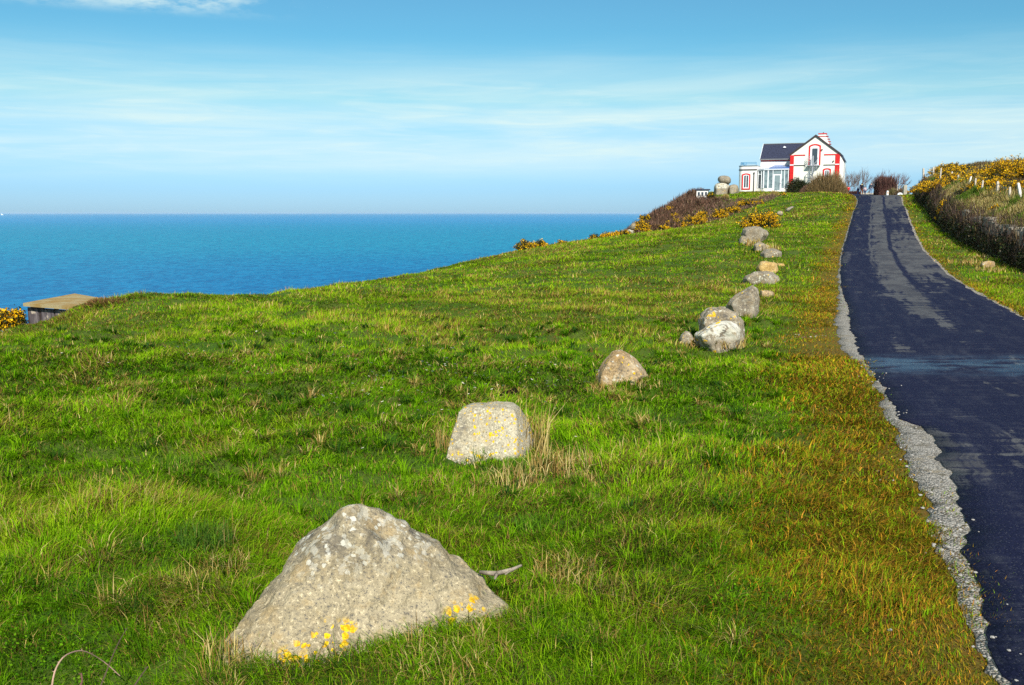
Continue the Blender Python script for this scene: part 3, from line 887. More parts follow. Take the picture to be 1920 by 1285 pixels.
# ------------------------------------------------------------------ boulders
def rock_mat(name, a, b, dark=(.10, .095, .09), yellow=0.0, white=0.0, ymask=None, wmask=None, stain=None, gr=1.0):
    g = N(name)
    v = g.tc.outputs['Object']
    big = g.noise(2.2, 5, .6, v)
    c = g.mix(g.rng(big, .35, .65), a, b)
    grain = g.noise(48 * gr, 4, .8, v)
    c = g.mix(g.rng(grain, .53, .66, 0, .9), c, tuple(min(1, x * 1.7) for x in b))
    c = g.mix(g.rng(grain, .46, .35, 0, .9), c, dark)
    c = g.mix(g.rng(g.noise(130 * gr, 2, .6, v), .60, .68, 0, .8), c, tuple(x * .5 for x in dark))
    dn = g.noise(4.5, 6, .7, v, loc=(4, 2, 1))
    st = g.rng(dn, .54, .68, 0, .75)
    if stain: st = g.math('MAXIMUM', g.math('MULTIPLY', st, .5), g.math('MULTIPLY', g.rng(g.noise(6, 6, .7, v, loc=(1, 1, 7)), .42, .60), stain(g)))
    c = g.mix(st, c, tuple(x * .62 for x in dark) if stain else dark)
    z = g.sep(v)[2]
    ton = g.noise(9, 5, .7, v, loc=(3, 3, 3))
    c = g.mix(g.rng(ton, .5, .68, 0, .55), c, (b[0] * 1.02, b[1] * .86, b[2] * .60))
    c = g.mix(g.rng(g.noise(16, 5, .75, v, loc=(8, 1, 6)), .54, .66, 0, .6), c, tuple(x * .55 for x in a))
    dvec = g.n.new('ShaderNodeVectorMath'); dvec.operation = 'ADD'; g.l.new(v, dvec.inputs[0])
    wob = g.n.new('ShaderNodeVectorMath'); wob.operation = 'SCALE'; g.l.new(g.noise(35, 3, .6, v, out='Color'), wob.inputs[0]); wob.inputs['Scale'].default_value = .035 / gr
    g.l.new(wob.outputs[0], dvec.inputs[1]); dv = dvec.outputs[0]
    if white:
        vd = g.voro(26 * gr, dv); vc = g.sep(g.voro(26 * gr, dv, 'Color'))
        wn_ = g.noise(2.6, 4, .6, v, loc=(7, 3, 0))
        size = g.math('ADD', .12, g.math('MULTIPLY', vc[0], .30))
        dots = g.math('MULTIPLY', g.rng(g.math('SUBTRACT', vd, size), .03, -.04), g.rng(vc[1], .62 - .12 * white, .66 - .12 * white))
        wv = g.noise(17 * gr, 5, .62, v, loc=(2, 8, 1))
        crust = g.math('MULTIPLY', g.rng(wv, .60 - .05 * white, .64 - .05 * white), min(1.0, white * .4))
        wl_ = g.math('MULTIPLY', g.math('MAXIMUM', dots, crust), g.rng(wn_, .50 - .2 * white, .62 - .2 * white))
        if wmask: wl_ = g.math('MULTIPLY', wl_, wmask(g))
        c = g.mix(g.math('MULTIPLY', wl_, .85), c, g.mix(vc[2], (.50, .48, .38), (.66, .64, .55)))
    if yellow:
        vd = g.voro(30 * gr, dv); vc = g.sep(g.voro(30 * gr, dv, 'Color'))
        yn = g.noise(3.0, 4, .65, v, loc=(0, 5, 2))
        size = g.math('ADD', .15, g.math('MULTIPLY', vc[0], .45))
        yl = g.math('MULTIPLY', g.rng(g.math('SUBTRACT', vd, size), .03, -.05), g.rng(vc[1], .80 - .28 * yellow, .84 - .28 * yellow))
        yl = g.math('MULTIPLY', yl, g.rng(yn, .54 - .2 * yellow, .62 - .2 * yellow))
        if ymask: yl = g.math('MULTIPLY', yl, ymask(g))
        c = g.mix(yl, c, g.mix(g.rng(g.noise(70, 3, .6, v), .4, .6), (.55, .30, .008), (.84, .56, .016)))
    h = g.math('ADD', g.math('MULTIPLY', grain, .6), g.math('MULTIPLY', g.noise(14, 5, .65, v), .9))
    return g.done(g.bsdf(c, .9, .2, g.bump(h, .85, .022)))


def hull_rock(name, pts, m, vox, amp=.03, smooth=6, label=None, cat='boulder', group=None, freq=1.0, pits=(), origin=None, facet=0.0):
    """boulder: hull of measured points, remeshed, worn smooth, then roughened"""
    ctr = sum((Vector(p) for p in pts), Vector()) / len(pts)
    if origin is not None: ctr = Vector(origin)
    bm = bmesh.new()
    for p in pts: bm.verts.new(Vector(p) - ctr)
    r = bmesh.ops.convex_hull(bm, input=bm.verts)
    bmesh.ops.delete(bm, geom=list({x for x in r['geom_interior'] + r['geom_unused'] if isinstance(x, bmesh.types.BMVert)}), context='VERTS')
    me = bpy.data.meshes.new(name); bm.to_mesh(me); bm.free()
    o = bpy.data.objects.new(name, me); COL.objects.link(o)
    md = o.modifiers.new('r', 'REMESH'); md.mode = 'VOXEL'; md.voxel_size = vox
    md = o.modifiers.new('s', 'SMOOTH'); md.factor = .5; md.iterations = smooth
    dg = bpy.context.evaluated_depsgraph_get()
    me2 = bpy.data.meshes.new_from_object(o.evaluated_get(dg))
    o.modifiers.clear(); o.data = me2; bpy.data.meshes.remove(me); me2.name = name
    n = len(me2.vertices)
    co = np.empty(n * 3, np.float32); me2.vertices.foreach_get('co', co); co = co.reshape(-1, 3)
    no = np.array([v.normal[:] for v in me2.vertices])
    sc_ = max(co.max(0) - co.min(0))
    out = co.copy()
    sd = Vector((hash(name + (label or '')) % 97, 3, 5)) if False else Vector((ctr.x * 3.1, ctr.y * 1.7, 2))
    for i in range(n):
        p = Vector(co[i])
        q = p * (3.0 * freq / sc_) + sd
        d = mnoise.noise(q) * 1.0 + mnoise.noise(q * 2.3) * .5 + mnoise.noise(q * 5.5) * .28 + mnoise.noise(q * 12) * .14
        d = d * amp
        if facet: d += -abs(mnoise.noise(q * 1.6 + Vector((9, 9, 9)))) * facet
        for (pc, pr, pd) in pits:
            t = (p - (Vector(pc) - ctr)).length / pr
            if t < 1: d -= pd * (1 - t * t) ** 2
        out[i] += no[i] * d
    me2.vertices.foreach_set('co', out.ravel()); me2.update()
    me2.shade_smooth()
    me2.materials.clear(); me2.materials.append(m)
    o.location = ctr
    return tag(o, label, cat, group)


def rock_px(name, m, outline, base_d, thick, vox, label, scale=None, bulge=.35, sink=.15, amp=None, smooth=5, group=None, extra=(), **kw):
    """outline in crop pixels (x0, y0, zoom); stands at distance base_d; back and front swell by bulge * thickness"""
    x0, y0, zm = scale
    px = [(x0 + a / zm, y0 + b / zm) for a, b in outline]
    cx_, cy_ = sum(p[0] for p in px) / len(px), sum(p[1] for p in px) / len(px)
    pts = []
    for (a, b) in px:
        pts.append(P(a, b, base_d + thick * .3))
        pts.append(P(cx_ + (a - cx_) * .72, cy_ + (b - cy_) * .72, base_d - thick * bulge))
        pts.append(P(cx_ + (a - cx_) * .80, cy_ + (b - cy_) * .80, base_d + thick))
    low = max(p[1] for p in px)
    zlow = P(cx_, low, base_d).z
    for p in list(pts):
        if p.z < zlow + .12 * (max(q.z for q in pts) - zlow) + .05:
            pts.append(Vector((p.x, p.y, p.z - sink)))
    for e_ in extra: pts.append(P(x0 + e_[0] / zm, y0 + e_[1] / zm, base_d + e_[2]))
    sz = (max(p[0] for p in px) - min(p[0] for p in px)) / F * base_d
    return hull_rock(name, pts, m, vox, amp if amp is not None else sz * .05, smooth, label, group=group, **kw)


ROW = 'boulders in a line beside the road'
# the big pointed boulder in front
c6 = (400, 920, 3.2)
def p6(a, b, d): return P(c6[0] + a / c6[2], c6[1] + b / c6[2], d)
dl, dr = 4.02, 4.58
pts = [p6(-5, 1030, dl + .08), p6(25, 1075, dl), p6(300, 1070, dl - .03), p6(500, 1085, dl - .02), p6(650, 1040, 4.08), p6(850, 850, 4.3), p6(1100, 820, 4.38), p6(1400, 840, 4.42), p6(1650, 740, 4.5), p6(1800, 715, 4.62),
       p6(1700, 600, 4.72), p6(1580, 460, 4.80), p6(1450, 385, 4.82), p6(1240, 235, 4.78), p6(1130, 160, 4.72), p6(1000, 100, 4.66), p6(900, 78, 4.62), p6(850, 82, 4.58), p6(790, 105, 4.55), p6(720, 170, 4.55),
       p6(620, 205, 4.62), p6(565, 245, 4.66), p6(445, 400, 4.6), p6(330, 560, 4.5), p6(215, 740, 4.35), p6(120, 880, 4.22),
       p6(900, 250, 4.46), p6(560, 400, 4.38), p6(1200, 420, 4.50), p6(1500, 560, 4.55),
       p6(880, 130, 5.0), p6(1200, 330, 5.15), p6(600, 330, 5.05)]
pts += [Vector((p.x, p.y, -.3)) for p in pts[:11]] + [Vector((-1.0, 4.9, -.3)), Vector((-.1, 5.1, -.3)), Vector((-.55, 5.3, -.1))]
zy = lambda g: g.math('MULTIPLY', g.rng(g.sep(g.pos())[2], .30, .14), 1.0)
def lich(g):
    out = None
    for q, r0 in ((p6(570, 985, 4.06), .13), (p6(690, 910, 4.12), .13), (p6(790, 865, 4.2), .09), (p6(1460, 775, 4.46), .11), (p6(1560, 700, 4.5), .08), (p6(450, 1020, 4.05), .08)):
        t = g.n.new('ShaderNodeVectorMath'); t.operation = 'DISTANCE'; g.l.new(g.pos(), t.inputs[0]); t.inputs[1].default_value = q
        m_ = g.rng(t.outputs['Value'], r0, r0 * .45)
        out = m_ if out is None else g.math('MAXIMUM', out, m_)
    return out
M['rock_big'] = rock_mat('granite_big', (.29, .235, .14), (.40, .335, .215), yellow=2.7, white=1.3,
                         ymask=lambda g: lich(g), wmask=lambda g: g.rng(g.sep(g.pos())[2], .22, .42),
                         stain=lambda g: g.math('MULTIPLY', g.rng(g.sep(g.pos())[2], .30, .42), g.rng(g.sep(g.pos())[2], .60, .48, 0, .62)))
hull_rock('boulder', pts, M['rock_big'], .014, .020, 7, 'largest pointed grey boulder with yellow lichen along its foot, in the near grass', group=ROW, freq=2.1, facet=.035,
          pits=[(p6(1120, 590, 4.5), .11, .05), (p6(1000, 690, 4.42), .12, .025), (p6(640, 480, 4.45), .16, .02), (p6(850, 380, 4.5), .12, .02)])
# squared block
c7 = (780, 630, 4.0)
d2 = hit(915, 868).y
def p7(a, b, k): return P(c7[0] + a / c7[2], c7[1] + b / c7[2], d2 + k)
pts = [p7(212, 945, .02), p7(265, 760, .10), p7(318, 575, .22), p7(360, 535, .26), p7(470, 535, .20), p7(620, 530, .18), p7(735, 548, .16), p7(752, 600, .12), p7(760, 760, .02), p7(752, 915, -.06),
       p7(430, 505, .42), p7(610, 492, .44), p7(730, 500, .44), p7(785, 540, .46), p7(832, 620, .44), p7(862, 690, .40), p7(890, 765, .36), p7(882, 850, .25), p7(500, 930, -.04),
       p7(400, 515, .7), p7(760, 530, .72), p7(860, 730, .68)]
pts += [Vector((p.x, p.y, p.z - .3)) for p in (pts[0], pts[9], pts[17], pts[18])] + [Vector((p.x, p.y + .1, -.25)) for p in (pts[19], pts[21])]
M['rock_block'] = rock_mat('granite_block', (.36, .31, .205), (.47, .42, .30), yellow=.55, white=.5, gr=1.25)
hull_rock('boulder', pts, M['rock_block'], .012, .010, 2, 'square-topped pale boulder speckled with yellow lichen, beside tall straw stalks', group=ROW, freq=1.6)
M['rock_ochre'] = rock_mat('granite_ochre', (.30, .19, .075), (.42, .31, .18), yellow=.22, white=.6, gr=.7)
d3 = hit(1165, 716).y
rock_px('boulder', M['rock_ochre'], [(1335, 385), (1340, 300), (1400, 190), (1470, 112), (1530, 92), (1580, 115), (1650, 170), (1720, 250), (1757, 318), (1600, 345), (1450, 400)], d3, .45, .02,
        'rounded ochre brown boulder standing alone, third from the front', c7, .3, .3, .014, 5, ROW, freq=1.3)
c5 = (1240, 400, 4.589)
M['rock_grey'] = rock_mat('granite_grey', (.22, .175, .115), (.33, .28, .20), yellow=.3, white=.8, gr=.6)
M['rock_white'] = rock_mat('granite_white', (.22, .175, .12), (.32, .28, .21), yellow=.3, white=3.2, gr=.45, wmask=lambda g: g.rng(g.sep(g.tc.outputs['Object'])[2], .02, .16))
M['rock_gold'] = rock_mat('granite_gold', (.40, .25, .075), (.54, .38, .16), dark=(.22, .13, .06), white=.2, gr=.5)
M['rock_dull'] = rock_mat('granite_dull', (.19, .155, .105), (.29, .25, .185), yellow=.1, white=.7, gr=.5)
def row(mat, outl, base, th, label, **kw):
    d = hit(c5[0] + base[0] / c5[2], c5[1] + base[1] / c5[2]).y + kw.pop('dd', 0)
    return rock_px('boulder', M[mat], outl, d, th, max(.02, d * .0013), label, c5, group=ROW, **kw)
row('rock_white', [(285, 1052), (330, 1020), (420, 950), (520, 930), (620, 945), (690, 1010), (715, 1080), (700, 1125), (600, 1145), (480, 1120), (340, 1112)], (560, 1145), .6, 'boulder with white-washed top in front of the cluster of stones', sink=.3)
row('rock_grey', [(310, 910), (350, 850), (400, 815), (540, 805), (640, 850), (700, 920), (715, 1000), (690, 1030), (330, 1005)], (560, 1145), .7, 'broad rounded grey boulder just behind the white-topped one', dd=.75, sink=.5)
row('rock_grey', [(148, 1115), (165, 1050), (210, 1010), (250, 1020), (285, 1080), (302, 1125)], (230, 1130), .35, 'little upright stone left of the white-topped boulder', sink=.3)
row('rock_dull', [(545, 800), (600, 730), (700, 680), (790, 610), (835, 640), (850, 720), (840, 830), (812, 900), (720, 905), (650, 870)], (760, 905), .6, 'tall leaning boulder with pointed head behind the broad grey one', sink=.5, facet=.05)
row('rock_ochre', [(850, 660), (930, 665), (970, 680), (962, 712), (900, 728), (850, 705)], (900, 728), .4, 'small brown stone tucked right of the leaning boulder', sink=.3)
row('rock_dull', [(688, 572), (740, 530), (800, 500), (880, 490), (960, 512), (1010, 560), (1026, 602), (850, 608), (720, 592)], (860, 606), .9, 'low wide grey boulder in front of the golden one', sink=.4)
row('rock_gold', [(808, 470), (850, 410), (930, 415), (990, 430), (1012, 500), (1008, 532), (940, 528), (820, 500)], (940, 532), .7, 'golden yellow boulder in the middle of the stone row', sink=.4, dd=.6)
row('rock_gold', [(985, 432), (1060, 427), (1077, 465), (1010, 484)], (1040, 484), .6, 'flat golden stone touching the right side of the golden boulder', sink=.3, dd=.7)
row('rock_dull', [(848, 347), (900, 310), (960, 305), (1035, 330), (1036, 362), (900, 382)], (940, 382), .9, 'flat grey boulder above the golden one, nearer the road', sink=.4)
row('rock_grey', [(790, 268), (840, 245), (930, 282), (940, 302), (830, 320), (800, 302)], (860, 320), .9, 'half-buried grey stone left of the flat grey boulder', sink=.4)
row('rock_dull', [(660, 242), (690, 190), (740, 200), (800, 237), (800, 252), (720, 257), (670, 252)], (730, 257), .9, 'grey stone at the left foot of the uppermost boulder', sink=.4)
row('rock_dull', [(680, 185), (700, 135), (760, 110), (850, 112), (920, 160), (930, 187), (840, 237), (780, 215)], (820, 242), 1.3, 'uppermost big grey boulder of the row, below a yellow gorse bush', sink=.5, facet=.08)
c3 = (1080, 320, 4.364)
def lone(mat, outl, d, th, label, sc=c3, **kw):
    return rock_px(kw.pop('name', 'stone'), M[mat], outl, d, th, max(.03, d * .0013), label, sc, **kw)
lone('rock_grey', [(1640, 345), (1650, 332), (1680, 328), (1698, 340), (1690, 352)], 60, .5, 'small pale stone in the grass above the lone gorse bush', cat='stone')
lone('rock_dull', [(1710, 318), (1740, 300), (1785, 290), (1785, 305), (1730, 322)], 67, .7, 'flat grey slab lying in the lawn below the house', cat='stone')
lone('rock_grey', [(438, 462), (450, 435), (478, 424), (498, 440), (490, 470)], 73.0, .7, 'pale rock at the cliff edge where the gorse begins', cat='rock', sink=.2)
lone('rock_white', [(415, 490), (440, 478), (470, 486), (485, 502), (430, 506)], 73, .8, 'low white rock in the grass at the cliff edge', cat='rock', sink=.4)
lone('rock_grey', [(1092, 690), (1100, 650), (1130, 632), (1158, 650), (1160, 690), (1130, 712)], 56.2, .5, 'pale round stone against the dark bank across the road', (1540, 280, 5.053), cat='stone', sink=.3)
lone('rock_ochre', [(735, 625), (760, 595), (820, 580), (885, 592), (890, 640), (800, 662)], hit(1850, 502).y, .6, 'brown stone among dead grass on the verge right of the road', (1700, 380, 5.355), cat='stone', sink=.4)
c16 = (1300, 300, 16.0)
lone('rock_dull', [(720, 600), (760, 500), (830, 467), (960, 470), (1070, 500), (1130, 550), (1145, 640), (1125, 715), (1060, 738), (960, 668), (860, 655), (770, 680), (733, 650)], 104, 1.6, 'egg-shaped boulder balanced on the rocks left of the house', c16, name='boulder', sink=0, cat='boulder', smooth=8, amp=.05)
lone('rock_white', [(620, 965), (625, 800), (650, 740), (760, 675), (880, 650), (1020, 690), (1080, 770), (1080, 900), (1020, 975), (860, 965)], 103.8, 2.0, 'pale boulder under the balanced egg-shaped rock', c16, name='boulder', sink=.7, cat='boulder')
lone('rock_grey', [(1030, 985), (1040, 800), (1100, 750), (1230, 740), (1335, 760), (1365, 860), (1365, 975)], 104, 1.8, 'square pale boulder between the balanced rock and the house', c16, name='boulder', sink=.7, cat='boulder')

# ------------------------------------------------------------------ concrete shelter on the left brow
def at_z(px, py, z):
    r = ray(px, py); t = (z - EYE) / r.z
    return Vector((r.x * t, r.y * t, z))
M['boards'] = None
g = N('weathered_boards')
v = g.tc.outputs['Object']
c = g.mix(g.rng(g.noise(1, 6, .65, v, (9, 9, 1.2)), .35, .65), (.05, .042, .05), (.20, .17, .17))
c = g.mix(g.rng(g.noise(4, 5, .6, v, loc=(3, 0, 0)), .60, .66), c, (.45, .38, .30))
M['boards'] = g.done(g.bsdf(c, .9, .1))
g = N('mossy_concrete')
v = g.tc.outputs['Object']
c = g.mix(g.rng(g.noise(1.6, 5, .65, v), .38, .62), (.30, .19, .06), (.36, .29, .15))
M['slabc'] = g.done(g.bsdf(g.mix(g.rng(g.noise(18, 4, .7, v), .5, .7, 0, .5), c, (.16, .10, .05)), .95, .1, g.bump(g.noise(20, 5, .7, v), .4, .02)))
zs = -.5
qL, qF, qR, qB = at_z(43, 568.5, zs), at_z(136, 575.5, zs), at_z(192, 559.5, zs), at_z(140, 550.5, zs)
sc_ = (qL + qF + qR + qB) / 4
shel = tag(empty('shelter', (sc_.x, sc_.y, zs - .7)), 'low shelter with flat mossy concrete roof slab at the cliff brow on the left', 'shelter')
loc = lambda p, dz=0: (p.x - sc_.x, p.y - sc_.y)
def slab_sub(poly, z0, z1, n=6):
    return MB().slab(poly, z0, z1)
MB().slab([loc(qL), loc(qF), loc(qR), loc(qB)], .61, .7).build('roof_slab', M['slabc'], shel)
a, b = Vector(loc(qL)), Vector(loc(qF))
dn_ = (b - a).normalized(); inn = Vector((-dn_.y, dn_.x))
a2 = a + inn * .14
L_ = (b - a).length
def wpanel(t0, t1, z0, z1, m, name, th=.07, off=0):
    p, q = a2 + dn_ * (L_ * t0) + inn * off, a2 + dn_ * (L_ * t1) + inn * off
    MB().slab([tuple(p), tuple(q), tuple(q + inn * th), tuple(p + inn * th)], z0, z1).build(name, m, shel)
wpanel(-.01, .20, -.6, .565, M['boards'], 'wall_panel')
wpanel(.27, .52, -.6, .565, M['boards'], 'wall_panel')
wpanel(.56, 1.0, -.6, .565, M['boards'], 'wall_panel')
wpanel(.21, .265, -.6, .605, M['dark'], 'post', .10, .02)
wpanel(.05, .30, .57, .605, M['dark'], 'beam', .06, .005)
wpanel(.525, .555, -.6, .605, M['dark'], 'post', .10, .02)
p, q = a2 + dn_ * (L_ * .0) + inn * 1.35, a2 + dn_ * (L_ * .98) + inn * 1.35
MB().slab([tuple(p), tuple(q), tuple(q + inn * .08), tuple(p + inn * .08)], -1.5, .54).build('back_wall', M['dark'], shel)
for t in (-.01, 1.0):
    p = a2 + dn_ * (L_ * t)
    q = p + inn * 1.4
    s_ = dn_ * .07 * (1 if t < .5 else -1)
    MB().slab([tuple(p + inn * .075), tuple(q), tuple(q + s_), tuple(p + s_ + inn * .075)], -1.2, .35).build('side_wall', M['boards'], shel)

# small shed by the balanced rocks
q = P(1306, 366, 99)
shed = tag(empty('shed', (q.x, q.y, q.z - .3), R(-14)), 'tiny pale shed with flat dark roof and three small windows, left of the balanced rocks', 'shed')
MB().box(0, 1.15, 0, 1.5, -.5, .80).build('wall', M['white'], shed)
MB().box(-.10, 1.3, -.12, 1.6, .803, .90).build('roof', M['slate'], shed)
for k in range(3): MB().box(.12 + .36 * k, .33 + .36 * k, -.015, -.001, .22, .60).build('window', M['glass'], shed)

# ------------------------------------------------------------------ grass
GREEN = [(.080, .195, .004), (.140, .315, .005), (.210, .400, .007), (.045, .115, .006), (.32, .45, .014)]
STRAW = [(.44, .33, .10), (.31, .20, .05), (.54, .43, .17)]
BROWN = [(.17, .10, .03), (.22, .14, .035), (.11, .075, .022)]
MOSS = [(.36, .215, .014), (.25, .185, .012), (.38, .175, .024), (.15, .165, .010), (.17, .09, .02), (.075, .065, .012)]


def grass_band(d0, d1, dens, wpx, hm, nb, seed, nseg):
    g = np.random.default_rng(seed)
    lo, hi = lambda d: -.57 * d - 1.6, lambda d: .57 * d + 1.6
    area_w = hi(d1) - lo(d1)
    n = int((d1 - d0) * area_w * dens / nb)
    y = g.uniform(d0, d1, n); x = g.uniform(lo(d1), hi(d1), n)
    k = (x > lo(y)) & (x < hi(y)) & (edge_dist(x, y) < 2.5)
    x, y = x[k], y[k]
    roadgap = (x > road_gl(y) + .16) & (x < road_r(y) + .06)
    k = ~roadgap & (x < bank_x(y) + .1)
    k &= ~((x > h0.x - 9.5) & (x < h0.x + 6) & (y > h0.y - 2) & (y < h0.y + 10))
    x, y = x[k], y[k]
    n = len(x)
    # tuft character from slow noise
    n1 = fbm(x * .55, y * .55, 0, 3); n2 = fbm(x * 1.7 + 40, y * 1.7, 2, 3); n3 = fbm(x * .16 + 9, y * .16, 4, 2); n4 = fbm(x * 3.1, y * 3.1 + 30, 6, 2)
    left_verge = np.clip(road_gl(y) - x, 0, 9); right_verge = np.clip(x - road_r(y), 0, 9)
    dv = np.where(x < road_gl(y), left_verge, right_verge)
    vw = np.where(x < road_gl(y), (1.12 - .35 * sstep(y, 10, 30)) * (1 + 1.1 * (n1 - .5)), .35)
    moss = 1 - sstep(dv, vw * .45, vw * 1.25 + .5 * (n2 - .2))
    straw_p = .035 + .26 * sstep(n2, .62, .78) + .05 * sstep(n3, .5, .7)
    brown_p = .07 + .20 * sstep(n4, .58, .74) + .18 * sstep(n3, .48, .62) + .08 * sstep(y, 18, 30)
    lush = sstep(n1, .42, .62)
    # per blade
    r = lambda a: np.repeat(a, nb)
    N_ = n * nb
    rad = .035 * (1 + y / 14)
    ox, oy = g.normal(size=N_) * r(rad), g.normal(size=N_) * r(rad)
    bx, by = r(x) + ox, r(y) + oy
    k = ~((bx > road_gl(by) - .03 + .34 * (fbm(bx * 5, by * 5, 3, 2) - .42) + .06 * g.normal(size=N_)) & ~((bx > road_l(by) - .10 * g.random(N_)) & (bx < road_r(by) - .3)) & (bx < road_r(by) + .05 - .12 * g.random(N_)))
    mm = r(moss)
    u = g.random(N_)
    gi = np.clip((r(lush) * 1.2 + r(n2) * 2.2 + .45 + g.normal(size=N_) * .8), 0, 3.99)
    i0 = gi.astype(int); pal = np.array([GREEN[3], GREEN[0], GREEN[1], GREEN[2], GREEN[4]])
    f = (gi - i0)[:, None]
    col = pal[i0] * (1 - f) + pal[i0 + 1] * f
    is_s = u < r(straw_p) * (1 - mm); is_b = (u > 1 - r(brown_p))
    col[is_s] = pick(is_s.sum(), STRAW, [1, 1.3, .5], .2, g)
    col[is_b] = pick(is_b.sum(), BROWN, [1, 1, 1], .2, g)
    is_m = g.random(N_) < mm * .70
    col[is_m] = pick(is_m.sum(), MOSS, [1.1, 1.1, .9, 1.0, .6, .8], .25, g)
    col *= (1 + .14 * g.normal(size=(N_, 1))).clip(.6, 1.5)
    col[is_m] *= (1 + .30 * g.normal(size=(is_m.sum(), 1))).clip(.35, 1.9)
    hol_shade = sstep(fbm(r(x) * 1.25 + 70, r(y) * 1.0 + 20, 7, 3), .52, .66) * (1 - mm)
    dk_ = g.random(N_) < hol_shade * .34
    col[dk_ & ~is_s] = pick((dk_ & ~is_s).sum(), [(.040, .085, .010), (.030, .070, .012), (.075, .080, .014)], [1, 1, .7], .2, g)  # darker blades in noise patches paint the shade of lawn hollows
    h = hm * (.82 + .55 * r(lush) * (.4 + r(n4))) * g.uniform(.5, 1.25, N_) * (1 - .30 * mm) * (1 + .7 * sstep(r(n2), .56, .72)) + .006
    h *= .6 + .4 * sstep(np.where(bx < .5 * (road_gl(by) + road_r(by)), road_gl(by) - bx, (bx - road_r(by)) * 2), -.05, .40)
    h[is_s] *= 1.15
    # swirling lie of the grass plus splay away from the tuft
    wa = r((fbm(x * .7 + 3, y * .7, 5, 2) - .5) * 9.0)
    sa = np.arctan2(oy, ox)
    laz = np.where(g.random(N_) < .5, wa + g.normal(size=N_) * .5, sa + g.normal(size=N_) * .6)
    lean = np.clip(1.0 + .36 * g.normal(size=N_), .05, 1.5)
    az = laz + np.pi / 2 + g.normal(size=N_) * .6
    w = np.maximum(.0028, wpx * by / 960.0) * g.uniform(.7, 1.3, N_) * np.where(is_m, 1.35, 1)
    z = ground(bx, by) - .01
    tip = col * np.array([1.25, 1.08, 1.0]) + np.where(g.random((N_, 1)) < .14, [[.10, .07, .015]], 0)
    k &= h > .008
    return blades(bx[k], by[k], z[k], h[k], w[k], az[k], lean[k], col[k], laz[k], tip[k], nseg)


parts = [grass_band(2.3, 7, 9500, .75, .085, 12, 11, 2), grass_band(7, 14, 3700, .85, .08, 12, 12, 2),
         grass_band(14, 28, 1400, .85, .08, 10, 13, 1), grass_band(28, 55, 380, .9, .085, 8, 14, 1), grass_band(55, 112, 100, .95, .10, 6, 15, 1)]
def tussocks(seed, n, nb):
    g = np.random.default_rng(seed)
    d = 2.6 + 17 * g.random(n) ** 1.2
    x = g.uniform(-1, 1, n) * (.58 * d + .8)
    k = (x < road_gl(d) - 1.15) & (edge_dist(x, d) < 0)
    x, y = x[k], d[k]; n = len(x)
    r = lambda a: np.repeat(a, nb)
    N_ = n * nb
    R_ = g.uniform(.03, .085, n)
    a = g.uniform(0, 6.283, N_); q = np.sqrt(g.random(N_)) * r(R_)
    bx, by = r(x) + np.cos(a) * q, r(y) + np.sin(a) * q
    tone = g.uniform(0, 3.6, n)
    gi = np.clip(r(tone) + g.normal(size=N_) * .5, 0, 3.99); i0 = gi.astype(int)
    pal = np.array([(.030, .085, .016), GREEN[3], GREEN[0], GREEN[1], GREEN[2]])
    col = pal[i0] * (1 - (gi - i0)[:, None]) + pal[i0 + 1] * (gi - i0)[:, None]
    st = g.random(N_) < r(np.where(g.random(n) < .20, .65, .07)); col[st] = pick(st.sum(), STRAW, [1, 1.2, .5], .2, g)
    laz = a + g.normal(size=N_) * .55
    h = r(g.uniform(.09, .19, n)) * g.uniform(.5, 1.15, N_)
    lean = np.clip(.35 + q / r(R_) * .75 + .25 * g.normal(size=N_), 0, 1.5)
    w = np.maximum(.0030, .85 * by / 960.0) * g.uniform(.7, 1.3, N_)
    return blades(bx, by, ground(bx, by) - .01, h, w, laz + np.pi / 2 + g.normal(size=N_) * .5, lean, col, laz, col * np.array([1.2, 1.06, 1.0]), 2)


parts.append(tussocks(16, 1500, 70))
V, fs, C = merge(parts)
tag(link('grass', np_mesh('grass', V, fs, C), M['grass']), kind='stuff')

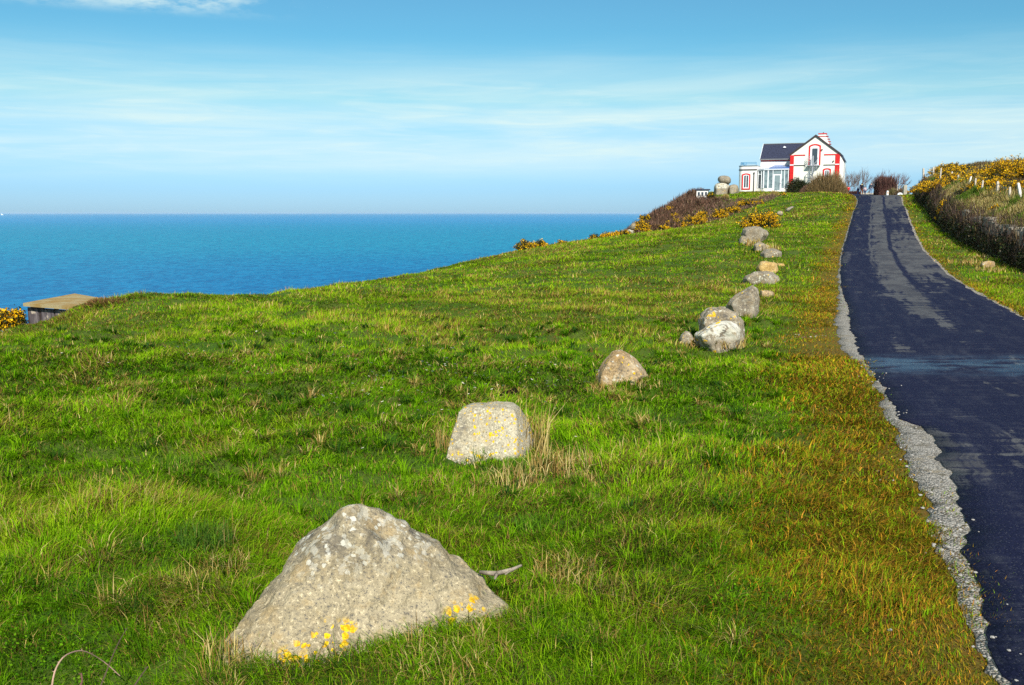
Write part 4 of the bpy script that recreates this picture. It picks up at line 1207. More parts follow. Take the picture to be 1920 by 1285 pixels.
# ------------------------------------------------------------------ low scrub on the flank under the house
from_pts = lambda L: np.array([(P(*q).x, P(*q).y) for q in L])
poly = from_pts([(1195, 437, 72), (1280, 430, 77), (1340, 413, 82), (1395, 393, 87), (1440, 380, 92), (1470, 369, 96), (1455, 370, 96.5), (1420, 371, 95.5), (1380, 371, 96.5), (1335, 369, 98), (1305, 367, 100), (1318, 352, 108), (1310, 345, 135), (1200, 380, 135), (1150, 430, 110)])
def inside(x, y, pg):
    r = np.zeros(len(x), bool)
    for (a, b) in zip(pg, np.roll(pg, -1, 0)):
        c = ((a[1] > y) != (b[1] > y)) & (x < (b[0] - a[0]) * (y - a[1]) / (b[1] - a[1] + 1e-12) + a[0])
        r ^= c
    return r
def scrub(seed, n):
    g = np.random.default_rng(seed)
    x = g.uniform(poly[:, 0].min(), poly[:, 0].max(), n); y = g.uniform(poly[:, 1].min(), poly[:, 1].max(), n)
    k = inside(x, y, poly); x, y = x[k], y[k]
    n1, n2 = fbm(x * .35, y * .25, 1, 3), fbm(x * 1.1, y * 1.1, 3, 3)
    e = edge_dist(x, y)
    upper = sstep(e, -4.8, -1.2)                       # dark thicket towards the brow, paler bracken on the landward side
    lump = sstep(n2, .38, .62)
    hh = (.15 + .42 * upper * (.4 + .6 * lump) + .20 * lump) * g.uniform(.5, 1.15, len(x))
    n = len(x); nb = 7
    r = lambda a: np.repeat(a, nb)
    bx, by = r(x) + g.normal(size=n * nb) * .10, r(y) + g.normal(size=n * nb) * .10
    dk = pick(n * nb, [(.125, .062, .040), (.17, .09, .058), (.085, .055, .03), (.22, .13, .08)], [1.3, 1.2, 1, .5], .2, g)
    lt = pick(n * nb, [(.20, .12, .085), (.15, .085, .065), (.30, .21, .12), (.11, .07, .045), (.10, .11, .03)], [1.3, 1.3, .5 , 1, .35], .2, g)
    m = (g.random(n * nb) < r(np.clip(upper * 1.2 - .1 + (n1 - .5) * 1.2, 0, 1)))[:, None]
    col = np.where(m, dk, lt)
    z = ground(bx, by) + r(hh) * g.uniform(0, .75, n * nb) - .05
    return blades(bx, by, z, r(hh) * g.uniform(.35, .7, n * nb), g.uniform(.05, .10, n * nb), g.uniform(0, 6.3, n * nb), np.clip(g.normal(size=n * nb) * .55 + .35, -1.2, 1.3), col, nseg=1)
V, fs, C = merge([scrub(21, 26000)])
tag(link('undergrowth', np_mesh('undergrowth', V, fs, C), M['dry']), kind='stuff')

# ------------------------------------------------------------------ gorse
def gorse(x, y, z, rx, ry, h, label, seed, flower=.5, dens=1.0, dark=False, group=None, spiky=.25, one_sided=0.0):
    g = np.random.default_rng(seed)
    root = tag(empty('gorse_bush', (x, y, z)), label, 'bush', group)
    n = int(70 * dens * (rx * ry) ** .5 * h * 3 + 26)
    dirs = g.normal(size=(n, 3)); dirs[:, 2] = np.abs(dirs[:, 2]) * 1.1
    dirs /= np.linalg.norm(dirs, axis=1, keepdims=True)
    lumps = .78 + .45 * fbm(dirs[:, 0] * 2.2 + seed, dirs[:, 1] * 2.2 + dirs[:, 2] * 2, 2, 2)
    rr = lumps * g.uniform(.72, 1.0 + spiky, n)
    tips = dirs * np.array([rx, ry, h]) * rr[:, None]
    roots = tips * .25; roots[:, 2] = np.minimum(roots[:, 2], .1 * h)
    stems = np.concatenate([roots, tips, np.full((n, 1), .018), np.full((n, 1), .006)], 1)
    link('stems', segs_mesh('stems', stems), M['twig'], root)
    # spiny green along each spray
    m = 16
    t = g.uniform(.42, 1.02, (n, m, 1))
    c = (roots[:, None] * (1 - t) + tips[:, None] * t).reshape(-1, 3) + g.normal(size=(n * m, 3)) * .055
    pal = [(.020, .034, .010), (.035, .050, .014), (.055, .07, .018), (.06, .045, .022)]
    fol = leaves(c, g.uniform(.06, .13, n * m), pick(n * m, pal, [1.2, 1.2, .7, .7 if not dark else .3], .2, g), g, aspect=.45)
    link('foliage', np_mesh('foliage', *merge([fol])), M['leaf'], root)
    # flowers towards the tips, in patches
    pf = flower * (.35 + 1.3 * sstep(fbm(dirs[:, 0] * 1.6 + seed * 3, dirs[:, 2] * 1.6 + dirs[:, 1], 5, 2), .38, .6))
    pf = pf * (1 - one_sided * (dirs[:, 0] < -.1))
    sel = np.where(g.random(n) < pf)[0]
    if len(sel):
        mf = 20
        t = g.uniform(.62, 1.03, (len(sel), mf, 1))
        c = (roots[sel][:, None] * (1 - t) + tips[sel][:, None] * t).reshape(-1, 3) + g.normal(size=(len(sel) * mf, 3)) * .05
        k = len(c)
        fl = leaves(c, g.uniform(.045, .10, k), pick(k, [(.86, .50, .008), (.92, .58, .015), (.66, .32, .006)], [1.4, 1, .8], .12, g), g, aspect=.9)
        link('blossoms', np_mesh('blossoms', *merge([fl])), M['petal'], root)
    return root
M['twig'] = plain('twig_bark', (.09, .06, .045), .9, .1, .25, 8)
M['twig_red'] = plain('twig_bark_red', (.15, .075, .06), .9, .1, .25, 8)
M['twig_grey'] = plain('twig_bark_grey', (.17, .13, .12), .9, .1, .2, 8)


def gorse_px(px, py, d, wpx, hpx, label, seed, ground_z=None, dy=.8, **kw):
    q = P(px, py, d)
    s = d / F
    return gorse(q.x, q.y, q.z, wpx * s / 2, wpx * s / 2 * dy, hpx * s, label, seed, **kw)


SL = 'gorse bushes along the foot of the slope'
gorse_px(1425, 426, 52, 66, 27, 'lone yellow gorse bush above the uppermost boulder in the lawn', 1, flower=.9, dens=1.5)
for i, (px, py, d, w, h, fl, lab) in enumerate([
    (985, 469, 53, 40, 15, .35, 'dark gorse bush with few flowers, leftmost on the cliff brow'),
    (1013, 464, 54.5, 26, 12, 1.0, 'small bright yellow gorse bush beside the dark one on the brow'),
    (1057, 459, 57, 26, 6, 1.0, 'low flat yellow gorse cushion alone on the brow'),
    (1114, 452, 62.5, 20, 13, .05, 'spiky dark gorse with hardly any flowers on the brow'),
    (1140, 448, 65, 34, 11, .9, 'low yellow gorse right of the spiky dark one'),
    (1166, 443, 68, 40, 9, .5, 'low gorse in dark leaf before the cliff edge rocks'),
    (1203, 434, 73, 30, 20, .9, 'yellow gorse bush right beside the cliff edge rock')]):
    gorse_px(px, py, d, w, h, lab, 30 + i, flower=fl, dens=1.6, dark=fl < .4, group='gorse bushes on the cliff brow')
for i, (px, py, d, w, h, fl, lab) in enumerate([
    (1237, 431, 75, 40, 8.5, 0.58, 'low yellow gorse at the left end of the slope foot'),
    (1272, 428, 78, 44, 15.3, 0.65, 'wide yellow gorse bush, second along the slope foot'),
    (1303, 421, 80, 42, 14.4, 0.58, 'full yellow gorse bush in the middle of the slope foot'),
    (1316, 410, 83, 22, 11.9, 0.72, 'round bright gorse bush standing higher on the brown slope'),
    (1349, 408, 84, 30, 13.6, 0.68, 'compact yellow gorse where the slope foot bends uphill'),
    (1372, 399, 86.5, 34, 11.0, 0.58, 'yellow gorse bush below the straw tussocks'),
    (1402, 387, 90, 36, 11.9, 0.32, 'dark olive gorse with scattered flowers under the tower'),
    (1424, 386, 91, 20, 8.5, 0.5, 'small gorse below the conservatory, nearest the lawn'),
    (1468, 371, 96, 18, 6.8, 0.58, 'tiny gorse below the doorstep of the house'),
    (1254, 395, 93, 16, 6.8, 0.58, 'single gorse high on the dark brown slope'),
    (1265, 407, 88, 16, 6.0, 0.5, 'small gorse in the middle of the dark slope'),
    (1210, 411, 82, 22, 7.6, 0.43, 'small gorse at the left skyline of the slope'),
    (1333, 373, 97, 17, 11.9, 0.09, 'round green bush with pale tips below the tiny shed'),
]):
    gorse_px(px, py, d, w, h, lab, 50 + i, flower=fl, dens=1.5, group=SL)

# ------------------------------------------------------------------ the bank: thicket, stones, dry grass, gorse, posts
def bank_pts(n, y0, y1, s0, s1, g):
    y = g.uniform(y0, y1, n); s = g.uniform(s0, s1, n)
    return bank_x(y) + s, y, s
# tangled dark growth over the face
g = np.random.default_rng(61)
n = 70000
y = np.concatenate([g.uniform(30, 78, n), g.uniform(10, 30, n // 3)]); t = g.random(len(y)) ** .9
s = np.interp(t, [0, .25, .6, .9, 1], [-.30, -.08, .10, .30, .60])
hh = np.interp(t, [0, .25, .6, .9, 1], [.02, .28, .66, 1.02, 1.20]) * (1 - .5 * sstep(y, 76, 96))
bul = (fbm(y * .9, t * 3, 1, 3) - .35) * .75
x = bank_x(y) + s - bul * np.sin(np.pi * np.clip(t, 0, 1)) - .1
gap = (fbm(y * 1.1 + 3, y * 0, 6, 2) > .53) & (y > 29) & (y < 46) & (t > .60)      # bare stone shows here
keep = ~(gap & (g.random(len(y)) < .93))
x, y, t, hh = x[keep], y[keep], t[keep], hh[keep]
z = ground(bank_x(y), y) + hh
pal = pick(len(x), [(.024, .030, .010), (.036, .046, .012), (.060, .045, .020), (.085, .056, .026), (.06, .085, .014), (.18, .13, .055)], [1.4, 1.3, 1.2, .9, .8, .4], .25, g)
lv = leaves(np.stack([x, y, z], 1) + g.normal(size=(len(x), 3)) * .06, g.uniform(.05, .12, len(x)), pal, g, aspect=.7)
ns = 5000
ys = g.uniform(30, 80, ns); ts = g.random(ns)
xs = bank_x(ys) + np.interp(ts, [0, .6, 1], [-.2, .05, .5]) - .2
tw = blades(xs, ys, ground(bank_x(ys), ys) + ts * 1.5, g.uniform(.2, .5, ns), g.uniform(.02, .035, ns), g.uniform(0, 6.3, ns), g.normal(size=ns) * .7, pick(ns, [(.10, .06, .04), (.06, .035, .03), (.2, .14, .07)], [1, 1, .4], .2, g), nseg=1)
tag(link('brambles', np_mesh('brambles', *merge([lv, tw])), M['leaf']), kind='stuff')
# bushes lapping onto the verge at the right edge
# stones of the bank wall
M['wallstone'] = rock_mat('wall_stone', (.15, .13, .10), (.26, .235, .19), white=.6, gr=.6)
wall = tag(empty('stone_wall', (float(bank_x(40)), 40, gz(float(bank_x(40)), 40))), 'old grey stone wall of upright slabs half hidden by brambles along the road', 'wall')
g = np.random.default_rng(62)
mb = MB(); cnt = 0
yy = 29.0
while yy < 47:
    w_ = g.uniform(.12, .34)
    for lev in range(3):
        if g.random() < .35: continue
        hb = [.05, .45, .80, 1.1][lev] + g.normal() * .05; ht = g.uniform(.34, .5) if lev < 3 else g.uniform(.1, .3)
        sx_ = np.interp(hb + ht / 2, [0, .55, 1.1, 1.5], [-.02, .06, .18, .36]) + g.normal() * .03
        zb = gz(float(bank_x(yy)), yy) + hb
        xb = float(bank_x(yy)) + sx_ - .02
        # irregular block
        vs = []
        for k in range(8):
            dx, dy, dz = (k & 1), (k >> 1) & 1, (k >> 2)
            sh_ = .75 + .25 * g.random()
            vs.append((xb - .13 * (1 - dx) * sh_ + .2 * dx - wall.location.x, yy + (dy - .5) * w_ * sh_ * 1.05 - wall.location.y, zb + ht * (dz - .5) * sh_ * 1.1 + ht / 2 - wall.location.z))
        mb.add(vs, [(0, 2, 3, 1), (4, 5, 7, 6), (0, 1, 5, 4), (2, 6, 7, 3), (0, 4, 6, 2), (1, 3, 7, 5)])
    yy += w_ * .92
ws = mb.build('stones', M['wallstone'], wall)
bv = ws.modifiers.new('b', 'BEVEL'); bv.width = .03; bv.segments = 2
# dry grass and turf on top of the bank
g = np.random.default_rng(63)
n = 76000
y = np.concatenate([g.uniform(27, 60, n), g.uniform(60, 98, n // 2)]); s = np.concatenate([g.random(n + n // 2)])
s = .3 + (s ** 1.2) * np.where(y < 60, 4.2, 5.0)
s = np.where(g.random(len(y)) < .2, g.uniform(4, 14, len(y)), s)
x = bank_x(y) + s
n1, n2 = fbm(x * .6, y * .5, 1, 3), fbm(x * 1.5, y * 1.3, 3, 3)
gp = sstep(n1, .50, .66) * (s < 3.0)
col = pick(len(x), [(.50, .40, .155), (.37, .26, .095), (.60, .50, .24), (.21, .135, .055), (.29, .26, .06)], [1.2, 1.2, .6, .9, 1], .2, g)
cg = pick(len(x), [(.10, .19, .018), (.16, .23, .03), (.07, .12, .015)], [1, 1, 1], .2, g)
col = np.where((g.random(len(x)) < gp * .85 + .10)[:, None], cg, col)
col = np.where(((g.random(len(x)) < sstep(s, 1.6, 3.4) * .7))[:, None], pick(len(x), [(.10, .062, .045), (.15, .10, .06), (.07, .05, .03), (.22, .15, .08)], [1, 1, 1, .6], .2, g), col)
over = g.random(len(x)) < .5 * (s < 1.0)
hgt = (.10 + .22 * n2 + .12 * (s > 1.5)) * g.uniform(.5, 1.2, len(x)) * 1.2
laz = np.where(over, np.pi + g.normal(size=len(x)) * .4, g.uniform(0, 6.3, len(x)))
lean = np.where(over, 1.2, .6 + .35 * g.normal(size=len(x)))
tb = blades(x, y, bank_z(x, y) - .02, hgt, y * .00105 * g.uniform(.7, 1.3, len(x)), laz + 1.57 + g.normal(size=len(x)) * .4, lean, col, laz, nseg=1)
tag(link('dry_grass', np_mesh('dry_grass', *merge([tb])), M['grass']), kind='stuff')
# gorse on the bank
def bank_gorse(px, d, s_top, w, h, lab, seed, fl, **kw):
    """px column at distance d; stands on the bank's surface"""
    x = (px - 960) / F * d / cp * 1.0
    x = P(px, 398, d).x
    z = float(bank_z(np.array([x]), np.array([d]))[0])
    return gorse(x, d, z - .1, w / 2, w / 2, h, lab, seed, flower=fl, group='gorse bushes on the roadside bank', dens=kw.pop('dens', 1.25), **kw)
for i, (px, d, w, h, fl, lab) in enumerate([
    (1908, 55.0, 2.80, 1.26, 0.77, 'tallest yellow gorse on the bank, at the right edge of the picture'),
    (1880, 57.0, 2.20, 1.12, 0.81, 'tall full gorse behind the fence, next to the tallest one'),
    (1935, 53.0, 2.60, 1.22, 0.72, 'tall gorse cut by the right edge of the picture'),
    (1862, 60.0, 2.00, 0.52, 0.68, 'gorse with dark hollow behind the thick fence post'),
    (1838, 62.0, 2.00, 0.49, 0.72, 'flowering gorse dipping below the brown hilltop'),
    (1820, 68.0, 1.70, 0.31, 0.72, 'low gorse just behind the two slanting posts'),
    (1800, 74.0, 2.40, 0.55, 0.81, 'broad yellow gorse left of the brown hilltop'),
    (1783, 78.0, 2.20, 0.60, 0.77, 'yellow gorse between the post gap on the skyline'),
    (1766, 82.0, 2.20, 0.70, 0.72, 'gorse standing highest at the far part of the fence'),
    (1748, 87.0, 1.80, 0.47, 0.45, 'dark gorse between the two farthest posts'),
    (1729, 91.0, 2.00, 0.42, 0.54, 'gorse at the far end of the fence'),
    (1716, 94.0, 1.60, 0.39, 0.54, 'last gorse where the bank drops to the road'),
    (1907, 47, 1.5, 0.55, .60, 'knee-high gorse between the bright pale post and the splintered one'),
    (1882, 50, 1.5, 0.6, .60, 'knee-high gorse left of the splintered post'),
    (1856, 52.5, 1.5, 0.6, .60, 'gorse filling the gap left of the thickest post'),
    (1836, 55.5, 1.4, 0.55, .60, 'gorse behind the slightly bent post'),
    (1821, 59.5, 1.4, 0.5, .60, 'gorse behind the narrow upright post'),
    (1803, 64, 1.6, 0.5, .60, 'gorse right of the lone brown post'),
    (1786, 68.5, 1.6, 0.5, .60, 'gorse left of the lone brown post'),
    (1771, 74, 1.5, 0.5, .60, 'gorse just right of the slim far post'),
    (1752, 66, 2.4, .62, 1.0, 'bright low gorse on the front slope of the bank'),
    (1765, 64, 1.8, .55, 1.0, 'bright small gorse beside the low one on the front slope'),
    (1893, 48, 1.4, .55, .45, 'sparse gorse behind the splintered post'),
    (1812, 55, 1.5, .35, .15, 'brownish gorse at the foot of the leaning post'),
    (1788, 50.5, .7, .28, .9, 'little gorse sprig on the bank edge in the middle'),
    (1868, 43.5, .5, .2, .9, 'tiny gorse sprig below the thick fence post'),
]):
    bank_gorse(px, d, 0, w, h, lab, 100 + i, fl)
q = P(1763, 411, 54.6)
gorse(q.x + .1, q.y, q.z, .4, .3, .95, 'thin flowering gorse shoot above the pale round stone', 130, flower=.9, dens=.5, group='gorse bushes on the roadside bank')
# fence posts
M['post'] = plain('post_wood', (.46, .40, .32), .9, .1, .35, 5, bumpy=.4)
M['post_pale'] = plain('post_wood_pale', (.78, .72, .66), .85, .1, .08, 5, bumpy=.3)
def fence_post(px, pyb, pyt, d, lean, w, m, lab, tilt_px=0):
    a = P(px, pyb + 4, d); b = P(px + tilt_px, pyt, d)
    mb = MB(); L = b - a
    d1 = Vector((w / 2, 0, 0)); e1 = Vector((0, w / 2, 0))
    rows = [(0, 1.0), (.5, .96), (.93, .92), (1.0, .6)]
    for t, k in rows:
        c_ = L * t
        mb.v += [tuple(c_ + d1 * k * sx_ + e1 * k * sy_) for sx_, sy_ in ((-1, -1), (1, -1), (1, 1), (-1, 1))]
    for i in range(len(rows) - 1):
        for j in range(4): mb.f.append((i * 4 + j, i * 4 + (j + 1) % 4, i * 4 + 4 + (j + 1) % 4, i * 4 + 4 + j))
    k = (len(rows) - 1) * 4; mb.f += [(k, k + 1, k + 2, k + 3), (3, 2, 1, 0)]
    o = mb.build('fence_post', m)
    o.location = a
    return tag(o, lab, 'fence post', 'posts of the old fence on the bank')
for (px, pb, pt, d, w, m, lab, tl) in [
    (1916, 378, 343, 43, .13, 'post_pale', 'bright pale post leaning left, rightmost in the fence', -7),
    (1892.5, 384, 350.5, 45, .11, 'post', 'slim grey post with splintered top beside the bright pale one', 1),
    (1870.5, 370, 340, 48, .14, 'post', 'thickest grey post with torn top in the gorse', 0),
    (1840, 360, 338.5, 52, .10, 'post', 'slightly bent post left of the thickest one', 3),
    (1827.5, 352, 334.5, 55, .10, 'post', 'narrow upright post between bent and slanting ones', 2),
    (1815, 348, 331, 58, .10, 'post_pale', 'pale crooked post slanting to the right', 6),
    (1808.5, 337, 331.5, 63, .08, 'post_pale', 'short pale slanting post tip in the gorse', 3),
    (1795, 348, 328, 63, .11, 'post', 'brown post standing alone left of the slanting pair', 2),
    (1785, 327, 322, 72, .10, 'post_pale', 'pale stub of a post barely above the gorse', 0),
    (1762.5, 338, 315, 73, .11, 'post', 'slim brown post below the skyline gorse', 2),
    (1750, 330, 314, 79, .14, 'post', 'stout post next to the slim one near the far end', 0),
    (1731.5, 331, 315.5, 88, .17, 'post', 'farthest dark post against the sky', 0)]:
    fence_post(px, pb, pt, d, 0, w * .82, M[m], lab, tl)
# slack wire
a, b = P(1871, 345, 48), P(1892, 354, 45)
mb = MB(); L = [a + (b - a) * t + Vector((0, 0, -.05 * math.sin(math.pi * t))) for t in (0, .25, .5, .75, 1)]
tag(mb.path([tuple(p) for p in L], .012, 4).build('fence_wire', M['zinc']), 'slack wire strung between the thickest post and the splintered one', 'wire')

# ------------------------------------------------------------------ shrubs and bare trees by the house
def branch(segs, p, d, L, r, depth, g, spread, up, kids=(2, 4)):
    q = p
    k = 3
    for i in range(k):
        d2 = d + Vector(g.normal(size=3)) * .10 + Vector((0, 0, up * .12)); d2.normalize()
        q2 = q + d2 * (L / k)
        segs.append((*q, *q2, r * (1 - .22 * i), r * (1 - .22 * (i + 1))))
        q, d = q2, d2
        if depth > 0 and i > 0:
            for _ in range(int(g.integers(*kids))):
                nd = d + Vector(g.normal(size=3)) * spread; nd.z += up * .4; nd.normalize()
                branch(segs, q, nd, L * g.uniform(.5, .78), r * .5, depth - 1, g, spread, up, kids)
def bare_shrub(name, x, y, z, h, rad, label, cat, seed, mat, lean=(0, 0), n=7, depth=2, spread=.45, r0=.035, group=None, kids=(2, 4), fan=.6):
    g = np.random.default_rng(seed)
    root = tag(empty(name, (x, y, z)), label, cat, group)
    tr, cr = [], []
    for i in range(n):
        a = 2 * math.pi * i / n + g.normal() * .4
        o = Vector((math.cos(a), math.sin(a), 0)) * rad * .35 * g.random()
        d = Vector((math.cos(a) * fan + lean[0], math.sin(a) * fan + lean[1], 1)).normalized()
        s = []
        branch(s, o, d, h * g.uniform(.45, .65), r0, depth, g, spread, .5, kids)
        tr += s[:1]; cr += s[1:]
    link('trunk', segs_mesh('trunk', tr, 5), mat, root)
    link('crown', segs_mesh('crown', cr, 3), mat, root)
    return root
def twig_bush(x, y, z, rx, ry, h, label, seed, cols, wts, name='bush', up=.9, n=2600, cat='bush', box=False, leafs=0, lcol=None, group=None):
    """dense bush of upright thin twigs"""
    g = np.random.default_rng(seed)
    root = tag(empty(name, (x, y, z)), label, cat, group)
    a = g.uniform(0, 6.283, n); r = np.sqrt(g.random(n))
    ca, sa = np.cos(a), np.sin(a)
    px, py = rx * r * ca, ry * r * sa
    if box:
        px, py = rx * g.uniform(-1, 1, n), ry * g.uniform(-1, 1, n); r = np.maximum(abs(px / rx), abs(py / ry))
    prof = (1 - r ** (20 if box else 2.4)) ** .6
    lump = (.92 if box else .6) + (.16 if box else .75) * fbm(px * 1.6 + seed, py * 1.6, 3, 3)
    ht = h * prof * lump
    t0 = g.uniform(0, .8, n)
    L = np.maximum(.15, h * .35) * g.uniform(.6, 1.3, n)
    z0 = np.clip(ht * t0, 0, None)
    col = pick(n, cols, wts, .22, g)
    laz = a + g.normal(size=n) * .5
    lean = np.clip(r * (1 - up) * 2.2 + .25 * g.normal(size=n), -.5, 1.2)
    bl = blades(px, py, z0, np.minimum(L, np.maximum(ht * 1.1 - z0, .08)), g.uniform(.03, .055, n), g.uniform(0, 6.28, n), lean, col, laz, nseg=1)
    link('twigs', np_mesh('twigs', *merge([bl])), M['dry'], root)
    st = [(0, 0, -.3, c_ * rx * .4, s_ * ry * .4, h * .5, .04, .015) for c_, s_ in zip(ca[:14], sa[:14])]
    link('stems', segs_mesh('stems', st, 4), M['twig'], root)
    if leafs:
        d = g.normal(size=(leafs, 3)); d[:, 2] = np.abs(d[:, 2]); d /= np.linalg.norm(d, axis=1, keepdims=True)
        rr = (g.uniform(.35, 1.0, leafs) ** .5) * (.50 + .95 * fbm(d[:, 0] * 2.5 + seed, d[:, 1] * 2.5 + d[:, 2] * 2, 1, 2))
        c = d * np.array([rx, ry, h]) * rr[:, None]
        link('foliage', np_mesh('foliage', *merge([leaves(c, g.uniform(.07, .16, leafs), pick(leafs, lcol, np.ones(len(lcol)), .25, g), g, aspect=.55)])), M['leaf'], root)
    return root
BB = lambda px, py, d: P(px, py, d)
q = BB(1497, 361, 108.2)
twig_bush(q.x, q.y, q.z - .2, 1.45, 1.1, 1.9, 'dark evergreen bush in front of the gable and conservatory corner', 201, [(.03, .03, .015)], [1], n=600, leafs=9000, lcol=[(.020, .034, .010), (.034, .050, .013), (.065, .075, .018), (.016, .022, .012)])
q = BB(1550, 364, 105)
twig_bush(q.x, q.y, q.z - .3, 2.15, 1.4, 2.55, 'large brown twiggy bush hiding the right part of the gable', 202, [(.27, .185, .08), (.19, .125, .06), (.34, .23, .11), (.12, .10, .04)], [1, 1, .7, .6], n=9000, up=.75)
q = BB(1510, 361, 105.5)
twig_bush(q.x, q.y, q.z - .1, .7, .6, .8, 'low reddish brown bush between the evergreen and the twiggy bush', 203, [(.16, .09, .06), (.20, .12, .08)], [1, 1], n=1500)
q = BB(1578, 352, 116)
twig_bush(q.x, q.y, q.z - 1.0, .7, .7, 1.75, 'pinkish bare shrub peeking past the right corner of the house', 204, [(.42, .24, .21), (.34, .18, .15), (.5, .33, .28)], [1, 1, .6], n=2500, up=.8)
TR = 'bare wind-bent trees at the road end'
for i, (px, py, d, hp, n, lx, lab) in enumerate([
    (1583, 358, 142, 40, 5, .55, 'bare tree leaning out behind the house corner'),
    (1594, 362, 144, 30, 6, .10, 'bare grey shrub tree above the red-coated child'),
    (1606, 362, 147, 38, 7, .12, 'bare tree left of the group of walkers'),
    (1618, 362, 149, 40, 7, .40, 'bare tree leaning right behind the walker in black'),
    (1626, 363, 151, 30, 5, .60, 'small bare tree leaning right toward the walker in grey')]):
    q = BB(px, py, d); h = hp * d / F
    bare_shrub('bare_tree', q.x, q.y, q.z - .1, h, .6, lab, 'tree', 210 + i, M['twig_grey'], (lx, 0), n, 2, .38, .05, TR, (2, 4), .45)
for i, (px, py, d, hp, n, lx, lab) in enumerate([
    (1660, 352, 118, 34, 7, .25, 'bare reddish tree rising behind the square hedge'),
    (1680, 356, 120, 34, 6, .55, 'bare tree leaning right between hedge and gorse bank')]):
    q = BB(px, py, d); h = hp * d / F
    bare_shrub('bare_tree', q.x, q.y, q.z - .4, h, .7, lab, 'tree', 220 + i, M['twig_red'], (lx, 0), n, 2, .34, .05, TR, (2, 4), .5)
q = BB(1659, 370, 108)
twig_bush(q.x, q.y, q.z - .2, 1.0, .9, 2.45, 'square clipped brown hedge beside the road end', 230, [(.14, .065, .055), (.10, .045, .04), (.18, .10, .075), (.05, .035, .03)], [1, 1, .6, .5], name='hedge', n=6500, up=.95, cat='hedge', box=True)
q = BB(1648, 369, 109.5)
twig_bush(q.x, q.y, q.z - .2, .32, .9, 1.9, 'narrow dark evergreen shrub against the left side of the square hedge', 231, [(.02, .02, .01)], [1], n=500, leafs=2500, lcol=[(.012, .018, .010), (.02, .028, .012)], box=True)
q = BB(1600, 367, 143)
twig_bush(q.x, q.y, q.z - .1, 1.0, .5, .75, 'low dark red hedge behind the walkers', 232, [(.07, .028, .026), (.10, .04, .035)], [1, 1], name='hedge', n=3000, up=.95, cat='hedge', box=True)
q = BB(1677, 370, 100)
twig_bush(q.x, q.y, q.z - .2, .9, .9, 1.2, 'low mound of dry grass and brambles at the road end', 233, [(.24, .19, .09), (.17, .12, .07), (.12, .14, .03), (.3, .22, .13)], [1, 1, .6, .5], n=3500, up=.7)
q = BB(1690, 368, 97)
twig_bush(q.x, q.y, q.z - .2, .75, .7, 1.0, 'brown bramble clump behind the ring-topped white stone', 234, [(.20, .13, .08), (.12, .09, .05)], [1, 1], n=2200, up=.7)
q = BB(1690, 352, 112)
twig_bush(q.x, q.y, q.z - 1.4, .8, .8, 1.45, 'dry pinkish brambles under the leaning bare tree', 235, [(.20, .11, .08), (.13, .07, .05)], [1, 1], n=2000, up=.7)
# hilltop behind the bank
hx, hy = P(1857, 320, 92).x, 92.0
hz_ = float(bank_z(np.array([hx]), np.array([hy]))[0])
g = np.random.default_rng(240)
n = 16000
x = hx + g.normal(size=n) * 4.2; y = hy + g.normal(size=n) * 3
k = (x > bank_x(np.clip(y, 0, 99)) + 3.5); x, y = x[k], y[k]; n = len(x)
top = P(1857, 314, 92).z
zt = top - .35 - ((x - hx) / 9) ** 2 * .8 + (fbm(x * .9, y * .9, 1, 3) - .5) * .5
V_ = blades(x, y, zt - g.uniform(.0, 1.6, n), g.uniform(.25, .6, n), g.uniform(.05, .09, n), g.uniform(0, 6.28, n), g.normal(size=n) * .5, pick(n, [(.075, .045, .04), (.11, .07, .05), (.05, .035, .03)], [1, 1, 1], .2, g), nseg=1)
tag(link('heather', np_mesh('heather', *merge([V_])), M['dry']), kind='stuff')
# straw tussocks below the house
for i, (px, py, d, w, h, lab) in enumerate([(1436, 371, 97, 30, 13, 'biggest straw tussock below the conservatory'), (1452, 368, 98, 20, 14, 'straw tussock right of the biggest one'), (1415, 375, 95, 18, 8, 'low straw tussock left of the biggest one'), (1360, 369, 99, 14, 9, 'pale straw tuft below the balanced rocks')]):
    q = BB(px, py, d)
    twig_bush(q.x, q.y, q.z - .15, w * d / F / 2, .6, h * d / F, lab, 250 + i, STRAW, [1, .8, .8], name='grass_tussock', n=900, up=.6, cat='grass tussock', group='straw tussocks below the house')

# ------------------------------------------------------------------ markers at the road end
q = BB(1663.5, 371, 92)
mk = tag(empty('marker_post', q), 'short white marker post with orange top mark, left of the ring-topped stone', 'post')
MB().box(-.085, .085, -.07, .07, -.4, .52).build('shaft', M['upvc'], mk)
MB().prism([(-.085, .523), (.085, .523), (.05, .66), (-.05, .66)], -.07, .07).build('cap', M['upvc'], mk)
M['orange'] = plain('orange_mark', (.75, .25, .04), .5, .3, .05)
MB().box(-.055, .055, -.085, -.071, .40, .50).build('reflector', M['orange'], mk)
q = BB(1687, 371.5, 88)
rg = MB()
no_ = 14
out_ = [(.24 * math.cos(2 * math.pi * i / no_), .18 + .26 * math.sin(2 * math.pi * i / no_)) for i in range(no_)]
in_ = [(.10 * math.cos(2 * math.pi * i / no_), .16 + .12 * math.sin(2 * math.pi * i / no_)) for i in range(no_)]
o = ring('ring_stone', out_, in_, -.08, .08, M['upvc'], None)
o.location = q + Vector((0, 0, .05))
tag(o, 'white painted stone ring standing at the road edge', 'stone')
M['gatestone'] = rock_mat('gate_stone', (.34, .31, .25), (.45, .42, .35), white=.5)
q = BB(1696, 368, 94)
o = MB().box(-.16, .16, -.16, .16, -.4, .95).prism([(-.17, .953), (.17, .953), (.10, 1.06), (-.10, 1.06)], -.15, .15).build('gate_pillar', M['gatestone'])
o.location = q; tag(o, 'tall grey stone gatepost where the bank begins', 'gatepost')
